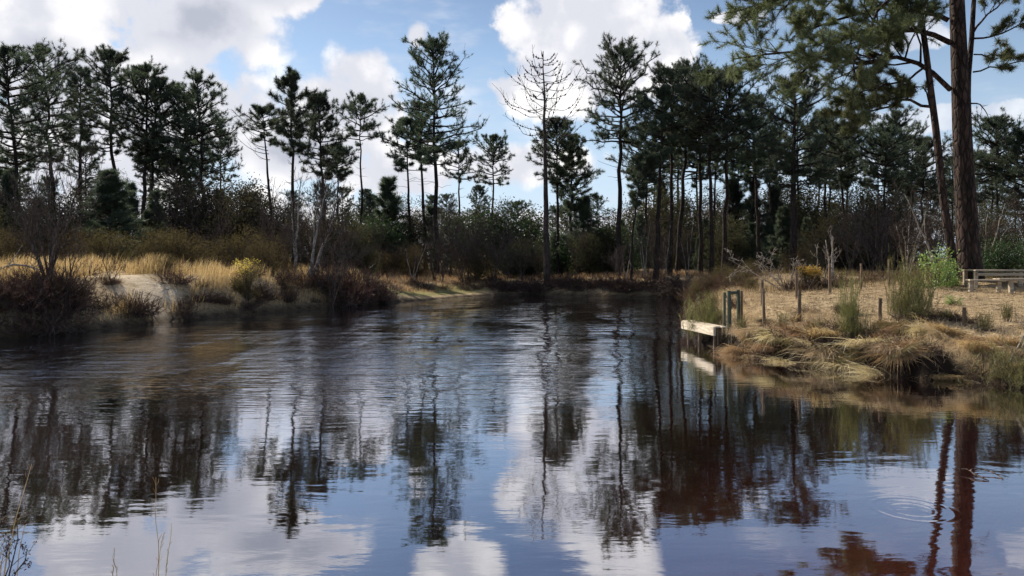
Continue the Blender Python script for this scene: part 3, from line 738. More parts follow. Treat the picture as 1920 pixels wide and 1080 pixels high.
# ------------------------------------------------ background pines: copies behind the named ones
rngb = np.random.default_rng(9)
def back_pines(n, px0, px1, d0, d1, top0, top1, label, group, lo_seed):
    protos = [PINE_OBJ[i] for i in (2, 9, 10, 13, 17, 18, 22, 24, 25, 29, 31, 33)]
    xs = np.linspace(px0, px1, n) + rngb.uniform(-.5, .5, n) * (px1 - px0) / n
    for x in xs:
        d = rngb.uniform(d0, d1); b = base(x, d); pr = protos[rngb.integers(len(protos))]
        H = Z_(rngb.uniform(top0, top1), d) - b[2]
        me = [c for c in pr.children if c.name.startswith('trunk')][0].data
        h0 = max(v[2] for v in ((me.vertices[i].co) for i in range(0, len(me.vertices), 7)))
        sc = H / h0
        dup(pr, b, rngb.uniform(0, 6.28), (sc * rngb.uniform(.8, 1.0), sc * rngb.uniform(.8, 1.0), sc), label, group)
back_pines(16, 1200, 1700, 58, 85, 190, 270, 'dim pine trunk standing deep inside the right-hand wood', 'pines deep inside the right-hand wood', 0)
back_pines(8, 1700, 1990, 60, 85, 270, 330, 'distant pine beyond the picnic table clearing', 'pines beyond the picnic table', 0)
back_pines(10, -60, 420, 58, 80, 230, 330, 'background pine behind the tall left-hand pines', 'pines behind the left-hand group', 0)
back_pines(6, 430, 700, 75, 100, 330, 365, 'low distant pine on the skyline behind the birches', 'low pines on the skyline behind the birches', 0)
back_pines(9, 700, 1120, 80, 110, 345, 385, 'low distant pine on the central skyline', 'low pines on the central skyline', 0)

# ---------------------------------------------------------------- shrubs, bare trees
def leafy(root, seed, h, r, ncl=26, nleaf=90, ls=.10, fol='evergreen', stem='twig', low=.15, spread=.3, lw=.5, up=.4):
    """stems carrying many clumps of small leaves"""
    rng = np.random.default_rng(seed)
    a = rng.uniform(0, 6.28, ncl); q = rng.uniform(.25, 1, ncl) ** .6; z = rng.uniform(low, 1, ncl)
    rad = r * np.sqrt(np.clip(1 - ((z - .42) / .62) ** 2, .04, 1)) * q
    C = np.stack([rad * np.cos(a), rad * np.sin(a), z * h * rng.uniform(.85, 1.02, ncl)], 1)
    s = np.linspace(0, 1, 5)
    B = np.zeros((ncl, 3)); B[:, :2] = rng.normal(0, .08 * r, (ncl, 2)); B[:, 2] = -.12
    P = B[:, None] + (C - B)[:, None] * s[None, :, None] ** np.array([1.3, 1.3, .9]) + rng.normal(0, .03 * h, (ncl, 5, 3)) * np.sin(s * 3.1)[None, :, None]
    w = MB(); rr = np.linspace(.012 * h + .005, .004, 5)[None] * np.ones((ncl, 1)); tubes(w, P, rr, 4, cap=False)
    Q, qr = grow(rng, P, rr, 5, .35, 1, .28, 50, .2, 4); tubes(w, Q, np.maximum(qr, .004), 3, cap=False)
    w.build('stem', M[stem], root, smooth=True)
    tips, _ = interp(Q, rng.uniform(.2, 1, (len(Q), 2))); tips = np.concatenate([tips.reshape(-1, 3), C])
    k = max(1, int(ncl * nleaf / len(tips)))
    L = np.repeat(tips, k, 0) + rng.normal(0, spread * r * .42, (len(tips) * k, 3))
    L = L[L[:, 2] > .03]
    lf = MB(); leaves(lf, L, ls * rng.uniform(.6, 1.3, len(L)), ls * lw, rng, 0, rng.uniform(0, .85, len(L)), up)
    lf.build('foliage', M[fol], root)
def bare(root, seed, h, nst=4, r0=.05, lean=.25, lv=(7, 6, 5), lf=(.42, .4, .35), ang=35, up=.18, trunk='twig', twig='twig', t0=.25, dirs=None, minr=.004):
    """leafless stems with three orders of twigs"""
    rng = np.random.default_rng(seed); K = 9; s = np.linspace(0, 1, K); P = []
    for k in range(nst):
        a = k * 6.283 / nst + rng.uniform(-.5, .5); l = rng.uniform(.3, 1) * lean
        dx, dy = dirs[k] if dirs else (math.cos(a) * l, math.sin(a) * l)
        hh = h * (1 if k == 0 else rng.uniform(.6, .98))
        p = np.stack([dx * hh * s ** 1.1 + rng.normal(0, .06), dy * hh * s ** 1.1 + rng.normal(0, .06), hh * s - .1], 1)
        P.append(p + rng.normal(0, .013 * hh, p.shape) * s[:, None])
    P = np.array(P); rr = r0 * np.linspace(1, .2, K)[None] * np.ones((nst, 1)) * rng.uniform(.7, 1.1, (nst, 1))
    w = MB(); tubes(w, P, rr, 7); w.build('trunk', M[trunk], root, smooth=True)
    c = MB(); q, qr = P, rr
    for n, f in zip(lv, lf):
        q, qr = grow(rng, q, qr, n, t0, .98, f, ang, up, 5, .07, .5, 0, .3); qr = np.maximum(qr, minr)
        tubes(c, q, qr, 4 if n == lv[0] else 3, cap=False); t0 = .2
    c.build('crown', M[twig], root)
def clump(root, seed, h, r, n=420, fol='heather', w=.012, sub=3, curl=.25, emin=.05):
    """low wiry bush: many fine sprigs springing from one base"""
    rng = np.random.default_rng(seed); nst = n // 6; s = np.linspace(0, 1, 5)
    a = rng.uniform(0, 6.28, nst); e = np.arccos(rng.uniform(emin, 1, nst)); L = h * rng.uniform(.6, 1.1, nst) * (1 + (r / h - 1) * np.sin(e))
    D = np.stack([np.cos(a) * np.sin(e), np.sin(a) * np.sin(e), np.cos(e)], 1); B = np.stack([rng.normal(0, .3 * r, nst), rng.normal(0, .3 * r, nst), np.full(nst, -.08)], 1)
    P = B[:, None] + L[:, None, None] * (s[None, :, None] * D[:, None] + (curl * s ** 2)[None, :, None] * np.array([0, 0, .5])) + rng.normal(0, .05, (nst, 5, 3)) * h
    wd = MB(); rr = np.linspace(.010, .004, 5)[None] * np.ones((nst, 1)); tubes(wd, P, rr, 3, cap=False); wd.build('stem', M['twig'], root)
    c, d = interp(P, rng.uniform(.25, 1, (nst, 6 * sub))); c = c.reshape(-1, 3); d = d.reshape(-1, 3)
    f = MB(); dirs = unit(d + rng.normal(0, .5, d.shape) + [0, 0, .25])
    needles(f, c, dirs, rng.uniform(.10, .26, len(c)) * (h ** .5), w, 0, rng.uniform(0, .85, len(c)), rng)
    f.build('foliage', M[fol], root)

rngs = np.random.default_rng(21)
PROTO = {}
def plant(kind, px, d, topy, label, group=None, x=None, wide=1.0, var=0, cat='shrub'):
    """one shrub: the first of a kind is built, later ones are copies with their parts"""
    b = base(px, d) if x is None else (x, d, tz(x, d))
    h = max(.25, Z_(topy, d) - b[2]); key = (kind, var)
    if key not in PROTO:
        sd = 500 + len(PROTO) * 7; nm, H0 = {'evergreen': ('evergreen_shrub', 4.0), 'olive': ('heath_shrub', 2.2), 'bare': ('bare_shrub', 3.0), 'youngpine': ('young_pine', 5.0), 'holly': ('holly_bush', 2.0),
              'heather': ('heather_clump', .8), 'red': ('red_heather_clump', .8), 'gorse': ('gorse_bush', 1.0), 'broom': ('broom_bush', 2.0), 'laurel': ('laurel_bush', 1.5)}[kind]
        t = thing(nm, label, cat, (0, 0, 0))
        if kind == 'evergreen': leafy(t, sd, 4, 1.7, 60, 230, .105, 'evergreen', low=.04, spread=.32)
        if kind == 'olive': leafy(t, sd, 2.2, 1.2, 40, 200, .075, 'gorse', low=.03, spread=.36, lw=.3)
        if kind == 'holly': leafy(t, sd, 2, 1.2, 40, 180, .085, 'ivy', low=.03, spread=.34)
        if kind == 'laurel': leafy(t, sd, 1.5, .8, 22, 60, .10, 'laurel', low=.05, spread=.36, lw=.55)
        if kind == 'bare': bare(t, sd, 3.0, 6, .030, .45, (7, 6, 4), (.45, .42, .4), 34)
        if kind == 'youngpine': pine_meshes(t, sd, 5.0, .07, 1.35, .06, (.1, 0), (0, 0), 'cone', .8, stubs=0, nn=14, nl=.24, whorl=.05)
        if kind == 'heather': clump(t, sd, .8, .75, 480)
        if kind == 'red': clump(t, sd, .8, .6, 420, 'redheather')
        if kind == 'broom': clump(t, sd, 2.0, 1.35, 600, 'broom', .011, 6, .3, .84)
        PROTO[key] = (t, H0); t.location = b; sc = h / H0
        t.scale = (sc * wide, sc * wide, sc)
        if group: t['group'] = group
        return t
    t, H0 = PROTO[key]; sc = h / H0
    return dup(t, b, rngs.uniform(0, 6.28), (sc * wide * rngs.uniform(.9, 1.15), sc * wide * rngs.uniform(.9, 1.15), sc), label, group)
def belt(n, kinds, px0, px1, d0, d1, t0, t1, label, group, wide=1.0):
    for i in range(n):
        px = px0 + (px1 - px0) * (i + rngs.uniform(.1, .9)) / n
        k = kinds[rngs.integers(len(kinds))]; d = rngs.uniform(d0, d1)
        while sdf(np.array([X_(px, d)]), np.array([d]))[0] < 1.2: d += .7
        plant(k, px, d, rngs.uniform(t0, t1), label[k], group + ', ' + k.replace('olive', 'heath').replace('youngpine', 'young pine'), wide=wide * (1.25 if k in ('olive', 'evergreen', 'holly') else 1), var=int(rngs.integers(3)))
belt(18, ['olive', 'olive', 'bare'], -30, 520, 35, 42, 428, 455, {'olive': 'olive brown heath shrub in the belt behind the tall left grass', 'bare': 'leafless brown shrub in the belt behind the tall left grass'}, 'shrub belt behind the tall left grass')
belt(16, ['evergreen', 'youngpine', 'evergreen', 'bare'], -40, 470, 45, 53, 335, 400, {'evergreen': 'dark evergreen shrub at the feet of the left-hand pines', 'youngpine': 'young pine at the feet of the left-hand pines', 'bare': 'tall leafless shrub at the feet of the left-hand pines'}, 'undergrowth below the left-hand pines')
belt(14, ['olive', 'bare', 'evergreen', 'bare'], 480, 710, 44, 56, 385, 440, {'olive': 'heath shrub in the thicket behind the pale birches', 'bare': 'bare brown shrub in the thicket behind the pale birches', 'evergreen': 'dark bush in the thicket behind the pale birches'}, 'thicket behind the birches')
belt(11, ['evergreen', 'bare', 'youngpine', 'holly'], 690, 970, 56, 64, 378, 430, {'evergreen': 'big dark evergreen bush around the trunk of the tallest central pine', 'youngpine': 'young pine among the dark bushes by the tallest central pine', 'holly': 'glossy dark bush by the tallest central pine', 'bare': 'tall bare brown shrub by the tallest central pine'}, 'dark bushes around the tallest central pine')
belt(9, ['evergreen', 'holly', 'youngpine'], 940, 1150, 51, 57, 410, 470, {'evergreen': 'dense dark bush around the dead pine trunk', 'youngpine': 'young pine around the dead pine trunk', 'holly': 'glossy dark bush around the dead pine trunk'}, 'bushes around the dead pine')
belt(9, ['bare', 'bare', 'olive'], 700, 1010, 49, 54, 448, 485, {'bare': 'reddish brown bare shrub at the edge of the far bank', 'olive': 'low heath shrub at the edge of the far bank'}, 'low shrubs on the far bank edge')
belt(16, ['youngpine', 'bare', 'evergreen', 'youngpine'], 1130, 1560, 52, 66, 390, 455, {'youngpine': 'shaded young pine between the trunks of the right-hand wood', 'bare': 'bare shrub between the trunks of the right-hand wood', 'evergreen': 'dark bush between the trunks of the right-hand wood'}, 'undergrowth of the right-hand wood')
belt(14, ['bare', 'olive', 'bare'], 1150, 1720, 40, 50, 455, 495, {'bare': 'low bare brown shrub at the edge of the right-hand wood', 'olive': 'low heath shrub at the edge of the right-hand wood'}, 'low shrubs edging the right-hand wood')
belt(13, ['evergreen', 'bare', 'youngpine', 'bare'], 1540, 1990, 38, 52, 350, 430, {'evergreen': 'dark bush behind the picnic table clearing', 'youngpine': 'young pine behind the picnic table clearing', 'bare': 'tall bare brown shrub behind the picnic table clearing'}, 'thicket behind the picnic table')
belt(16, ['evergreen', 'youngpine', 'bare'], 1190, 1680, 66, 80, 335, 400, {'evergreen': 'dim bush far back between the trunks of the right-hand wood', 'youngpine': 'dim young pine far back between the trunks of the right-hand wood', 'bare': 'dim leafless tree far back between the trunks of the right-hand wood'}, 'deep undergrowth of the right-hand wood')
belt(16, ['bare', 'bare', 'youngpine', 'bare'], 690, 1130, 50, 56, 415, 475, {'bare': 'twiggy brown shrub before the dark central bushes', 'youngpine': 'small young pine before the dark central bushes'}, 'twiggy shrubs before the central bushes')
plant('youngpine', 1092, 54, 372, 'dark conical young pine right of the dead pine', wide=1.25)
plant('youngpine', 726, 60, 338, 'small spreading pine with spiky dead leaders left of the central bushes', wide=1.3, var=1)
plant('youngpine', 205, 43, 325, 'broad young pine standing under the straight slender left pine', wide=1.5, var=2)
plant('evergreen', 440, 50, 345, 'rounded dark evergreen right of the open airy pine', wide=1.2)
plant('holly', 1886, 27, 447, 'dark green glossy bush directly behind the picnic table', wide=1.4)
plant('holly', 1850, 28, 470, 'smaller dark glossy bush between the thick trunk and the picnic table', wide=1.1, var=1)

def thing_bare(name, label, px, d, topy, **kw):
    b = base(px, d); t = thing(name, label, kw.pop('cat', 'bare tree'), b); bare(t, h=Z_(topy, d) - b[2], **kw); return t
thing_bare('bare_tree', 'dark leafless many-stemmed small tree on the left bank by the sand', 92, 24.5, 285, seed=61, nst=7, r0=.06, lean=.42, lv=(8, 6, 5), lf=(.4, .42, .4), ang=32, trunk='twig')
thing_bare('bare_tree', 'short leafless sapling just right of the dark many-stemmed tree', 128, 24.8, 430, seed=62, nst=3, r0=.028, lean=.3, lv=(6, 5, 4))
thing_bare('bare_tree', 'thin leafless sapling in the left grass near the sand', 212, 27.0, 470, seed=66, nst=3, r0=.02, lean=.4, lv=(6, 5, 3), cat='bare shrub')
thing_bare('birch_tree', 'upright pale birch, left of the two on the left point', 557, 36.5, 330, seed=63, nst=2, r0=.085, lean=.05, lv=(9, 7, 6), lf=(.3, .4, .4), ang=30, trunk='birch', t0=.35, dirs=[(.04, .02), (-.09, .05)], cat='birch')
thing_bare('birch_tree', 'pale birch leaning to the right, right of the two on the left point', 581, 35.8, 345, seed=64, nst=3, r0=.085, lean=.1, lv=(9, 7, 6), lf=(.3, .4, .4), ang=30, trunk='birch', t0=.4, dirs=[(.17, 0), (.30, .05), (.05, .05)], cat='birch')
thing_bare('bare_tree', 'purplish leafless shrub sprawling at the tip of the left point', 620, 35.0, 395, seed=65, nst=7, r0=.035, lean=.6, lv=(8, 7, 5), lf=(.4, .42, .4), ang=35, cat='bare shrub')
thing_bare('bare_tree', 'tall leafless shrub left of the birches', 530, 37.5, 380, seed=67, nst=5, r0=.04, lean=.35, lv=(8, 7, 5), cat='bare shrub')
thing_bare('bare_tree', 'pale forked bare sapling on the far bank left of the tallest pine', 772, 49, 455, seed=68, nst=3, r0=.05, lean=.5, lv=(6, 5, 4), trunk='palewood', dirs=[(.35, 0), (-.2, .1), (.1, .1)])
thing_bare('bare_tree', 'pale leaning bare sapling in front of the thin foreground pine', 1756, 28, 360, seed=69, nst=2, r0=.05, lean=.3, lv=(7, 6, 4), trunk='palewood', twig='twig', dirs=[(-.42, 0), (-.15, .1)])
thing_bare('bare_tree', 'grey bare sapling left of the thin foreground pine', 1700, 30, 385, seed=70, nst=5, r0=.04, lean=.3, lv=(8, 7, 5), trunk='palewood', twig='twig')
thing_bare('bare_tree', 'pale bare sapling rising behind the picnic table', 1846, 29, 375, seed=71, nst=3, r0=.045, lean=.4, lv=(7, 6, 5), trunk='palewood', twig='twig', dirs=[(.3, 0), (.12, .1), (.5, 0)])
thing_bare('bare_tree', 'broken pale birch stump with a few branches behind the yellow gorse', 1557, 30, 440, seed=72, nst=2, r0=.07, lean=.1, lv=(5, 4, 3), trunk='birch', twig='palewood', dirs=[(0, 0), (-.1, .1)])
thing_bare('dead_branch', 'bleached forked dead branch lying left of the yellow gorse', 1478, 25.5, 478, seed=73, nst=5, r0=.030, lean=.9, lv=(5, 5, 3), lf=(.5, .5, .4), ang=45, up=-.05, trunk='palewood', twig='palewood', dirs=[(-.5, 0), (-1.6, .2), (.35, .2), (-1.0, -.4), (.9, .3)], cat='dead branch', minr=.007)
thing_bare('dead_branch', 'bleached upright dead branch right beside the yellow gorse', 1538, 26.2, 462, seed=74, nst=2, r0=.035, lean=.3, lv=(4, 4, 3), trunk='palewood', twig='palewood', dirs=[(.25, 0), (-.1, 0)], cat='dead branch', minr=.006)
thing_bare('dead_branch', 'crooked grey dead branch on the lower right bank near the edge', 1868, 13.6, 578, seed=75, nst=2, r0=.022, lean=.3, lv=(4, 4, 3), trunk='palewood', twig='palewood', dirs=[(.5, 0), (.75, .3)], cat='dead branch')
for i, px in enumerate((1210, 1248, 1172, 1290)):
    thing_bare('bare_tree', ['grey bare sapling left of the leaning pine', 'grey bare sapling right of the leaning pine', 'pale bare sapling beside the domed pine trunk', 'grey bare sapling right of the twin trunks'][i], px, 47.5, (400, 420, 440, 405)[i], seed=80 + i, nst=3, r0=.04, lean=.25, lv=(7, 6, 4), trunk='palewood')
def fallen(label, pts, r, d, seed):
    b = base(pts[0][0], d); t = thing('fallen_branch', label, 'dead branch', b); rng = np.random.default_rng(seed)
    p = limb_path(pts, d, d - .5, b); rr = np.linspace(r, r * .35, 9); mb = MB(); tubes(mb, p, rr, 7)
    q, qr = grow(rng, p[None], rr[None], 6, .2, .95, .25, 50, .1, 4); tubes(mb, q, np.maximum(qr, .005), 4); mb.build('trunk', M['palewood'], t, smooth=True)
fallen('pale fallen branch lying on the bank at the left edge', [(-60, 512), (-10, 506), (25, 496), (50, 498), (72, 505)], .05, 24.0, 91)

# gorse with yellow flowers
def gorse(label, px, d, topy, seed, wide, nfl):
    b = base(px, d); h = Z_(topy, d) - b[2]; t = thing('gorse_bush', label, 'gorse', b); leafy(t, seed, h, wide, 26, 120, .09, 'gorse', low=.05, spread=.34, lw=.25)
    rng = np.random.default_rng(seed); a = rng.uniform(0, 6.28, nfl); q = rng.uniform(.2, 1, nfl); z = rng.uniform(.68, 1.02, nfl) * h
    c = np.stack([wide * .8 * q * np.cos(a), wide * .8 * q * np.sin(a), z], 1); c = np.repeat(c, 12, 0) + rng.normal(0, .05, (nfl * 12, 3))
    f = MB(); leaves(f, c, .05, .035, rng, 0, rng.uniform(0, 1, len(c))); f.build('flower', M['flower'], t)['kind'] = 'stuff'
gorse('gorse bush with yellow flower tips in the left grass', 462, 31.0, 488, 95, .75, 34)
gorse('small gorse bush thick with yellow flowers behind the post row', 1518, 25.6, 503, 96, .42, 70)

# heather and low wiry growth along the banks
def along(n, kinds, pts, hlo, hhi, label, group, jit=.5, wide=1.0):
    pts = np.array(pts, float); L = np.concatenate([[0], np.cumsum(np.hypot(*np.diff(pts, axis=0).T))])
    for i in range(n):
        s = L[-1] * (i + rngs.uniform(0, 1)) / n; x = np.interp(s, L, pts[:, 0]) + rngs.normal(0, jit); y = np.interp(s, L, pts[:, 1]) + rngs.normal(0, jit)
        if sdf(np.array([x]), np.array([y]))[0] < .05: continue
        if sand_amt(np.array([x]), np.array([y]))[0] > .35: continue
        k = kinds[rngs.integers(len(kinds))]; z = tz(x, y); h = rngs.uniform(hlo, hhi)
        py = HOR + (EYE - z - h) / y * F
        plant(k, 0, y, py, label[k], group + ', ' + k, x=x, wide=wide, var=int(rngs.integers(3)), cat='heather')
HL = {'heather': 'dark brown heather clump hanging over the left waterline', 'red': 'reddish heather clump on the left bank face'}
along(34, ['heather', 'heather', 'heather', 'heather', 'red'], [(-15.8, 21.2), (-14.6, 22.6), (-13.6, 24.4)], .5, .95, HL, 'heather on the left bank face', .5, 1.2)
along(30, ['heather'], [(-12.2, 27.8), (-11.2, 30.0), (-9.1, 34.4)], .28, .5, {'heather': 'dark heather clump under the tall grass of the left bank'}, 'heather below the left grass', .35, 1.2)
along(16, ['red', 'heather'], [(-8.9, 35.0), (-7.5, 37.4), (-6.9, 38.4)], .9, 1.6, {'heather': 'dark heather clump at the tip of the left point', 'red': 'purplish red heather clump at the tip of the left point'}, 'heather at the tip of the left point', .45, 1.0)
along(3, ['heather'], [(-12.9, 25.6), (-12.6, 26.0)], .6, .8, {'heather': 'dark heather clump standing alone below the sand patch'}, 'heather below the sand', .12, 1.1)
along(34, ['heather', 'heather', 'red'], [(-1.0, 48.6), (1.3, 49.0), (4, 47.4), (6.5, 45.8), (9.0, 45.2), (10.8, 44.6)], .5, 1.0, {'heather': 'dark heather clump along the far waterline', 'red': 'rusty heather clump along the far waterline'}, 'heather along the far waterline', .5, 1.5)
along(15, ['heather', 'red', 'olive', 'heather'], [(-17, 27.5), (-14, 30.5), (-12.5, 33), (-10.5, 36)], .35, .85, {'heather': 'dark heather clump scattered in the tall left grass', 'red': 'rusty heather clump scattered in the tall left grass', 'olive': 'olive heath shrub scattered in the tall left grass'}, 'clumps in the tall left grass', 1.5, 1.3)
along(14, ['heather'], [(-7, 46.5), (-3.5, 49), (0, 51)], .3, .55, {'heather': 'low dark heather clump in the grass of the far bank'}, 'heather in the far grass', .7, 1.4)
along(46, ['red', 'heather', 'red', 'olive'], [(11.3, 42), (10.2, 38), (8.8, 34), (7.6, 30), (6.9, 27)], .45, .95, {'heather': 'brown heather clump on the bank left of the post row', 'red': 'rusty red heather clump on the bank left of the post row', 'olive': 'small heath shrub on the bank left of the post row'}, 'heath left of the post row', .8, 1.2)
along(14, ['red', 'olive', 'red'], [(5.9, 25.0), (5.3, 22.6), (5.2, 20.8)], .5, .95, {'red': 'rusty red heather clump around the bleached plank landing', 'olive': 'olive shrub around the bleached plank landing'}, 'shrubs around the plank landing', .3, .9)
along(16, ['heather', 'red', 'olive'], [(8.5, 13.4), (9.5, 13.2), (11, 13), (12.5, 14)], .35, .7, {'heather': 'dark heather clump on the lower right bank', 'red': 'rusty heather clump on the lower right bank', 'olive': 'small heath shrub on the lower right bank'}, 'heath on the lower right bank', .45, 1.0)
along(14, ['heather', 'red'], [(9, 24.5), (11.5, 26.5), (15, 27.5)], .35, .6, {'heather': 'low brown heather behind the back post row', 'red': 'low rusty heather behind the back post row'}, 'heath behind the back post row', .5, 1.2)

along(22, ['heather', 'red', 'heather'], [(5.2, 17.6), (6.2, 16.4), (7.0, 15.6), (7.6, 14.5), (8.6, 13.6), (9.8, 13.0)], .22, .45, {'heather': 'dark heather clump wedged between the straw tussocks', 'red': 'rusty heather clump wedged between the straw tussocks'}, 'heather between the straw tussocks', .25, 1.3)
along(16, ['heather', 'red', 'olive'], [(6.5, 18.6), (8.2, 17.4), (9.4, 16.6), (10.5, 15.2)], .14, .32, {'heather': 'low brown heather tuft on the straw slope', 'red': 'low rusty heather tuft on the straw slope', 'olive': 'low olive sprig on the straw slope'}, 'low tufts on the straw slope', .7, 1.4)
along(9, ['heather', 'red'], [(-15.2, 27.6), (-13.2, 27.0), (-12.3, 28.6)], .15, .3, {'heather': 'small dark heather tuft at the edge of the sand', 'red': 'small reddish tuft at the edge of the sand'}, 'tufts at the edge of the sand', .5, 1.2)
for i, (px, d, ty, lb) in enumerate([(505, 40, 330, 'thin dark leafless tree left of the pointed pine'), (600, 41, 300, 'thin dark leafless tree rising right of the birches'), (643, 43, 360, 'slight leafless tree between the birches and the lone ball-crowned pine'), (420, 44, 355, 'thin leafless tree below the open airy pine'), (708, 50, 400, 'slight grey leafless tree left of the central bushes'), (900, 52, 420, 'low leafless tree below the rounded distant pine'), (60, 38, 330, 'leafless tree behind the dark many-stemmed one')]):
    thing_bare('bare_tree', lb, px, d, ty, seed=120 + i, nst=3, r0=.055, lean=.14, lv=(9, 7, 5), lf=(.3, .4, .4), ang=32)
plant('broom', 1592, 15.9, 515, 'slim yellow-green broom bush with an upright tuft on the right bank', wide=.36, cat='broom')
plant('broom', 1600, 15.7, 560, 'lower half-bare broom bush beside the slim one', wide=.5, var=1, cat='broom')
plant('broom', 1700, 16.9, 482, 'largest olive broom bush in the middle of the right bank', wide=.62, var=1, cat='broom')
plant('broom', 1722, 16.6, 505, 'olive broom bush overlapping the largest one on its right', wide=.55, var=2, cat='broom')
plant('broom', 1690, 17.2, 552, 'low spreading broom bush at the foot of the largest one', wide=.8, var=2, cat='broom')
plant('broom', 1322, 20.2, 553, 'olive broom bush behind the bleached plank landing', wide=.9, var=2, cat='broom')
plant('broom', 1391, 18.2, 590, 'small broom bush below the low mossy gate', wide=.9, cat='broom')
plant('broom', 1905, 13.4, 640, 'olive broom bush at the waterline by the right edge', wide=1.2, var=1, cat='broom')
plant('broom', 1470, 17.6, 582, 'low broom sprig beside the front post below the gorse', wide=.8, cat='broom')
plant('broom', 1775, 16.6, 588, 'low broom sprig left of the dark right-end post', wide=.9, var=1, cat='broom')
plant('broom', 1846, 15.6, 585, 'broom sprig right of the dark right-end post', wide=.8, var=2, cat='broom')
plant('broom', 1890, 16.4, 566, 'taller broom sprig on the slope below the benches', wide=.7, cat='broom')
plant('broom', 1535, 17.2, 600, 'short broom sprig left of the slim broom', wide=1.0, var=1, cat='broom')
plant('laurel', 1750, 23.0, 468, 'bright sunlit green laurel bush left of the thick trunk', wide=1.1, cat='laurel')
plant('laurel', 1776, 23.4, 490, 'smaller bright green laurel bush against the thin pine trunk', wide=1.0, var=1, cat='laurel')
plant('laurel', 1788, 19.5, 562, 'low green leafy patch in the straw above the front post', wide=1.9, var=1, cat='laurel')

# ---------------------------------------------------------------- far wood and grass (stuff)
def far_wood():
    rng = np.random.default_rng(77); mb = MB()
    px = np.array([-300, 0, 200, 430, 520, 690, 760, 830, 900, 1000, 1120, 1200, 1450, 1700, 1920, 2300]); tp = np.array([330, 335, 340, 350, 372, 380, 372, 392, 385, 388, 400, 372, 340, 325, 310, 320])
    n = 330; x = rng.uniform(-350, 2350, n); d = rng.uniform(78, 125, n); b = np.interp(x, px, tp) + 10 * np.sin(x * .05) + 8 * np.sin(x * .021 + 1)
    zt = EYE - (b - HOR) / F * d; zt *= rng.uniform(.72, 1.08, n)
    for i in range(n):                                   # one ragged crown after another, all one mass
        m = 34; u = rng.uniform(.02, 1, m) ** .8; w = rng.uniform(1.3, 2.4) * np.sqrt(np.clip(1.05 - u ** 2, .05, 1))
        a = rng.uniform(0, 6.28, m); q = np.sqrt(rng.uniform(0, 1, m)) * w
        C = np.stack([(x[i] - 960) / F * d[i] + q * np.cos(a), d[i] + q * np.sin(a), 1.2 + (zt[i] - 1.4) * u], 1); k = 34
        P = np.repeat(C, k, 0) + rng.normal(0, .30, (m * k, 3)) * np.array([1.1, 1.1, .7])
        leaves(mb, P, .20, .10, rng, 0, np.repeat(np.clip(rng.uniform(0, .6) + rng.uniform(0, .25, m), 0, .85), k))
    o = mb.build('distant_wood', M['evergreen']); tag(o, 'dark mass of distant wood closing the view behind the trees', 'wood', None, 'stuff')
far_wood()

def sdf_sand(x, y):
    o = np.full(np.shape(x), 9.0)
    for (a, b, r) in SAND:
        ex, ey = b[0] - a[0], b[1] - a[1]; t = np.clip(((x - a[0]) * ex + (y - a[1]) * ey) / (ex * ex + ey * ey), 0, 1)
        o = np.minimum(o, np.hypot(x - a[0] - t * ex, y - a[1] - t * ey) - r)
    return o
def scatter(rng, n, x0, x1, y0, y1, cond):
    x = rng.uniform(x0, x1, n); y = rng.uniform(y0, y1, n); s = sdf(x, y); k = cond(x, y, s); x, y, s = x[k], y[k], s[k]
    return x, y, s, np.stack([x, y, np.concatenate([terrain(x[i:i + 20000], y[i:i + 20000]) for i in range(0, len(x), 20000)]) - .02], 1)
def grass():
    rng = np.random.default_rng(8)
    # tall tawny grass of the left bank
    pat = lambda x, y: bumps(x * 2.3, y * 2.3)
    x, y, s, P = scatter(rng, 150000, -24, -6.5, 23, 41, lambda x, y, s: (s > .2) & (s < 9) & (sand_amt(x, y) < .35) & ((x > -13.2) | (y > 28.2) | (s > 2.2)) & (rng.uniform(size=len(x)) < (.06 + .7 * sstep(pat(x, y) + .5 * bumps(x * 6, y * 6), -.25, .45)) * sstep(sand_amt(x, y), .36, .1) * sstep(sdf_sand(x, y), -.1, .9)))
    mb = MB(); h = (.34 + .42 * sstep(pat(x * 1.6 + 9, y * 1.6), -.4, .4)) * rng.uniform(.6, 1.2, len(x)) * (.7 + .3 * sstep(s, .3, 1.4)) * np.where(y > 33, .8, 1)
    blades(mb, P, h, .012, rng, .22, wind=(.14, 0)); o = mb.build('tall_tawny_grass', M['tawny']); tag(o, 'tall tawny dry grass covering the left bank', 'grass', None, 'stuff')
    x, y, s, P = scatter(rng, 60000, -9, 12, 38, 60, lambda x, y, s: (s > .5) & (s < 11) & (rng.uniform(size=len(x)) < sstep(s, .5, 3) * (.35 + .6 * sstep(pat(x, y), -.3, .3))))
    mb = MB(); blades(mb, P, rng.uniform(.12, .42, len(x)) * (.5 + .5 * sstep(s, 1, 4)), .018, rng, .35); o = mb.build('far_grass', M['tawny']); tag(o, 'short dry grass on the flat far bank', 'grass', None, 'stuff')
    x, y, s, P = scatter(rng, 190000, 4.5, 22, 11, 31, lambda x, y, s: (s > .1) & (rng.uniform(size=len(x)) < (.25 + .6 * sstep(pat(x * 1.4, y * 1.4), -.35, .3)) * np.where(s < 2.2, 1, .6)))
    mb = MB(); blades(mb, P, rng.uniform(.05, .2, len(x)) * np.where(s < 2, 1.5, 1), .008, rng, .8, droop=.6); o = mb.build('short_straw', M['straw']); tag(o, 'short flattened straw on the right bank', 'grass', None, 'stuff')
    x, y, s, P = scatter(rng, 26000, 6, 22, 24, 46, lambda x, y, s: (s > .8) & (rng.uniform(size=len(x)) < .6))
    mb = MB(); blades(mb, P, rng.uniform(.12, .4, len(x)), .012, rng, .4); o = mb.build('wood_edge_grass', M['mixgrass']); tag(o, 'thin rough grass between the posts and the wood', 'grass', None, 'stuff')
grass()
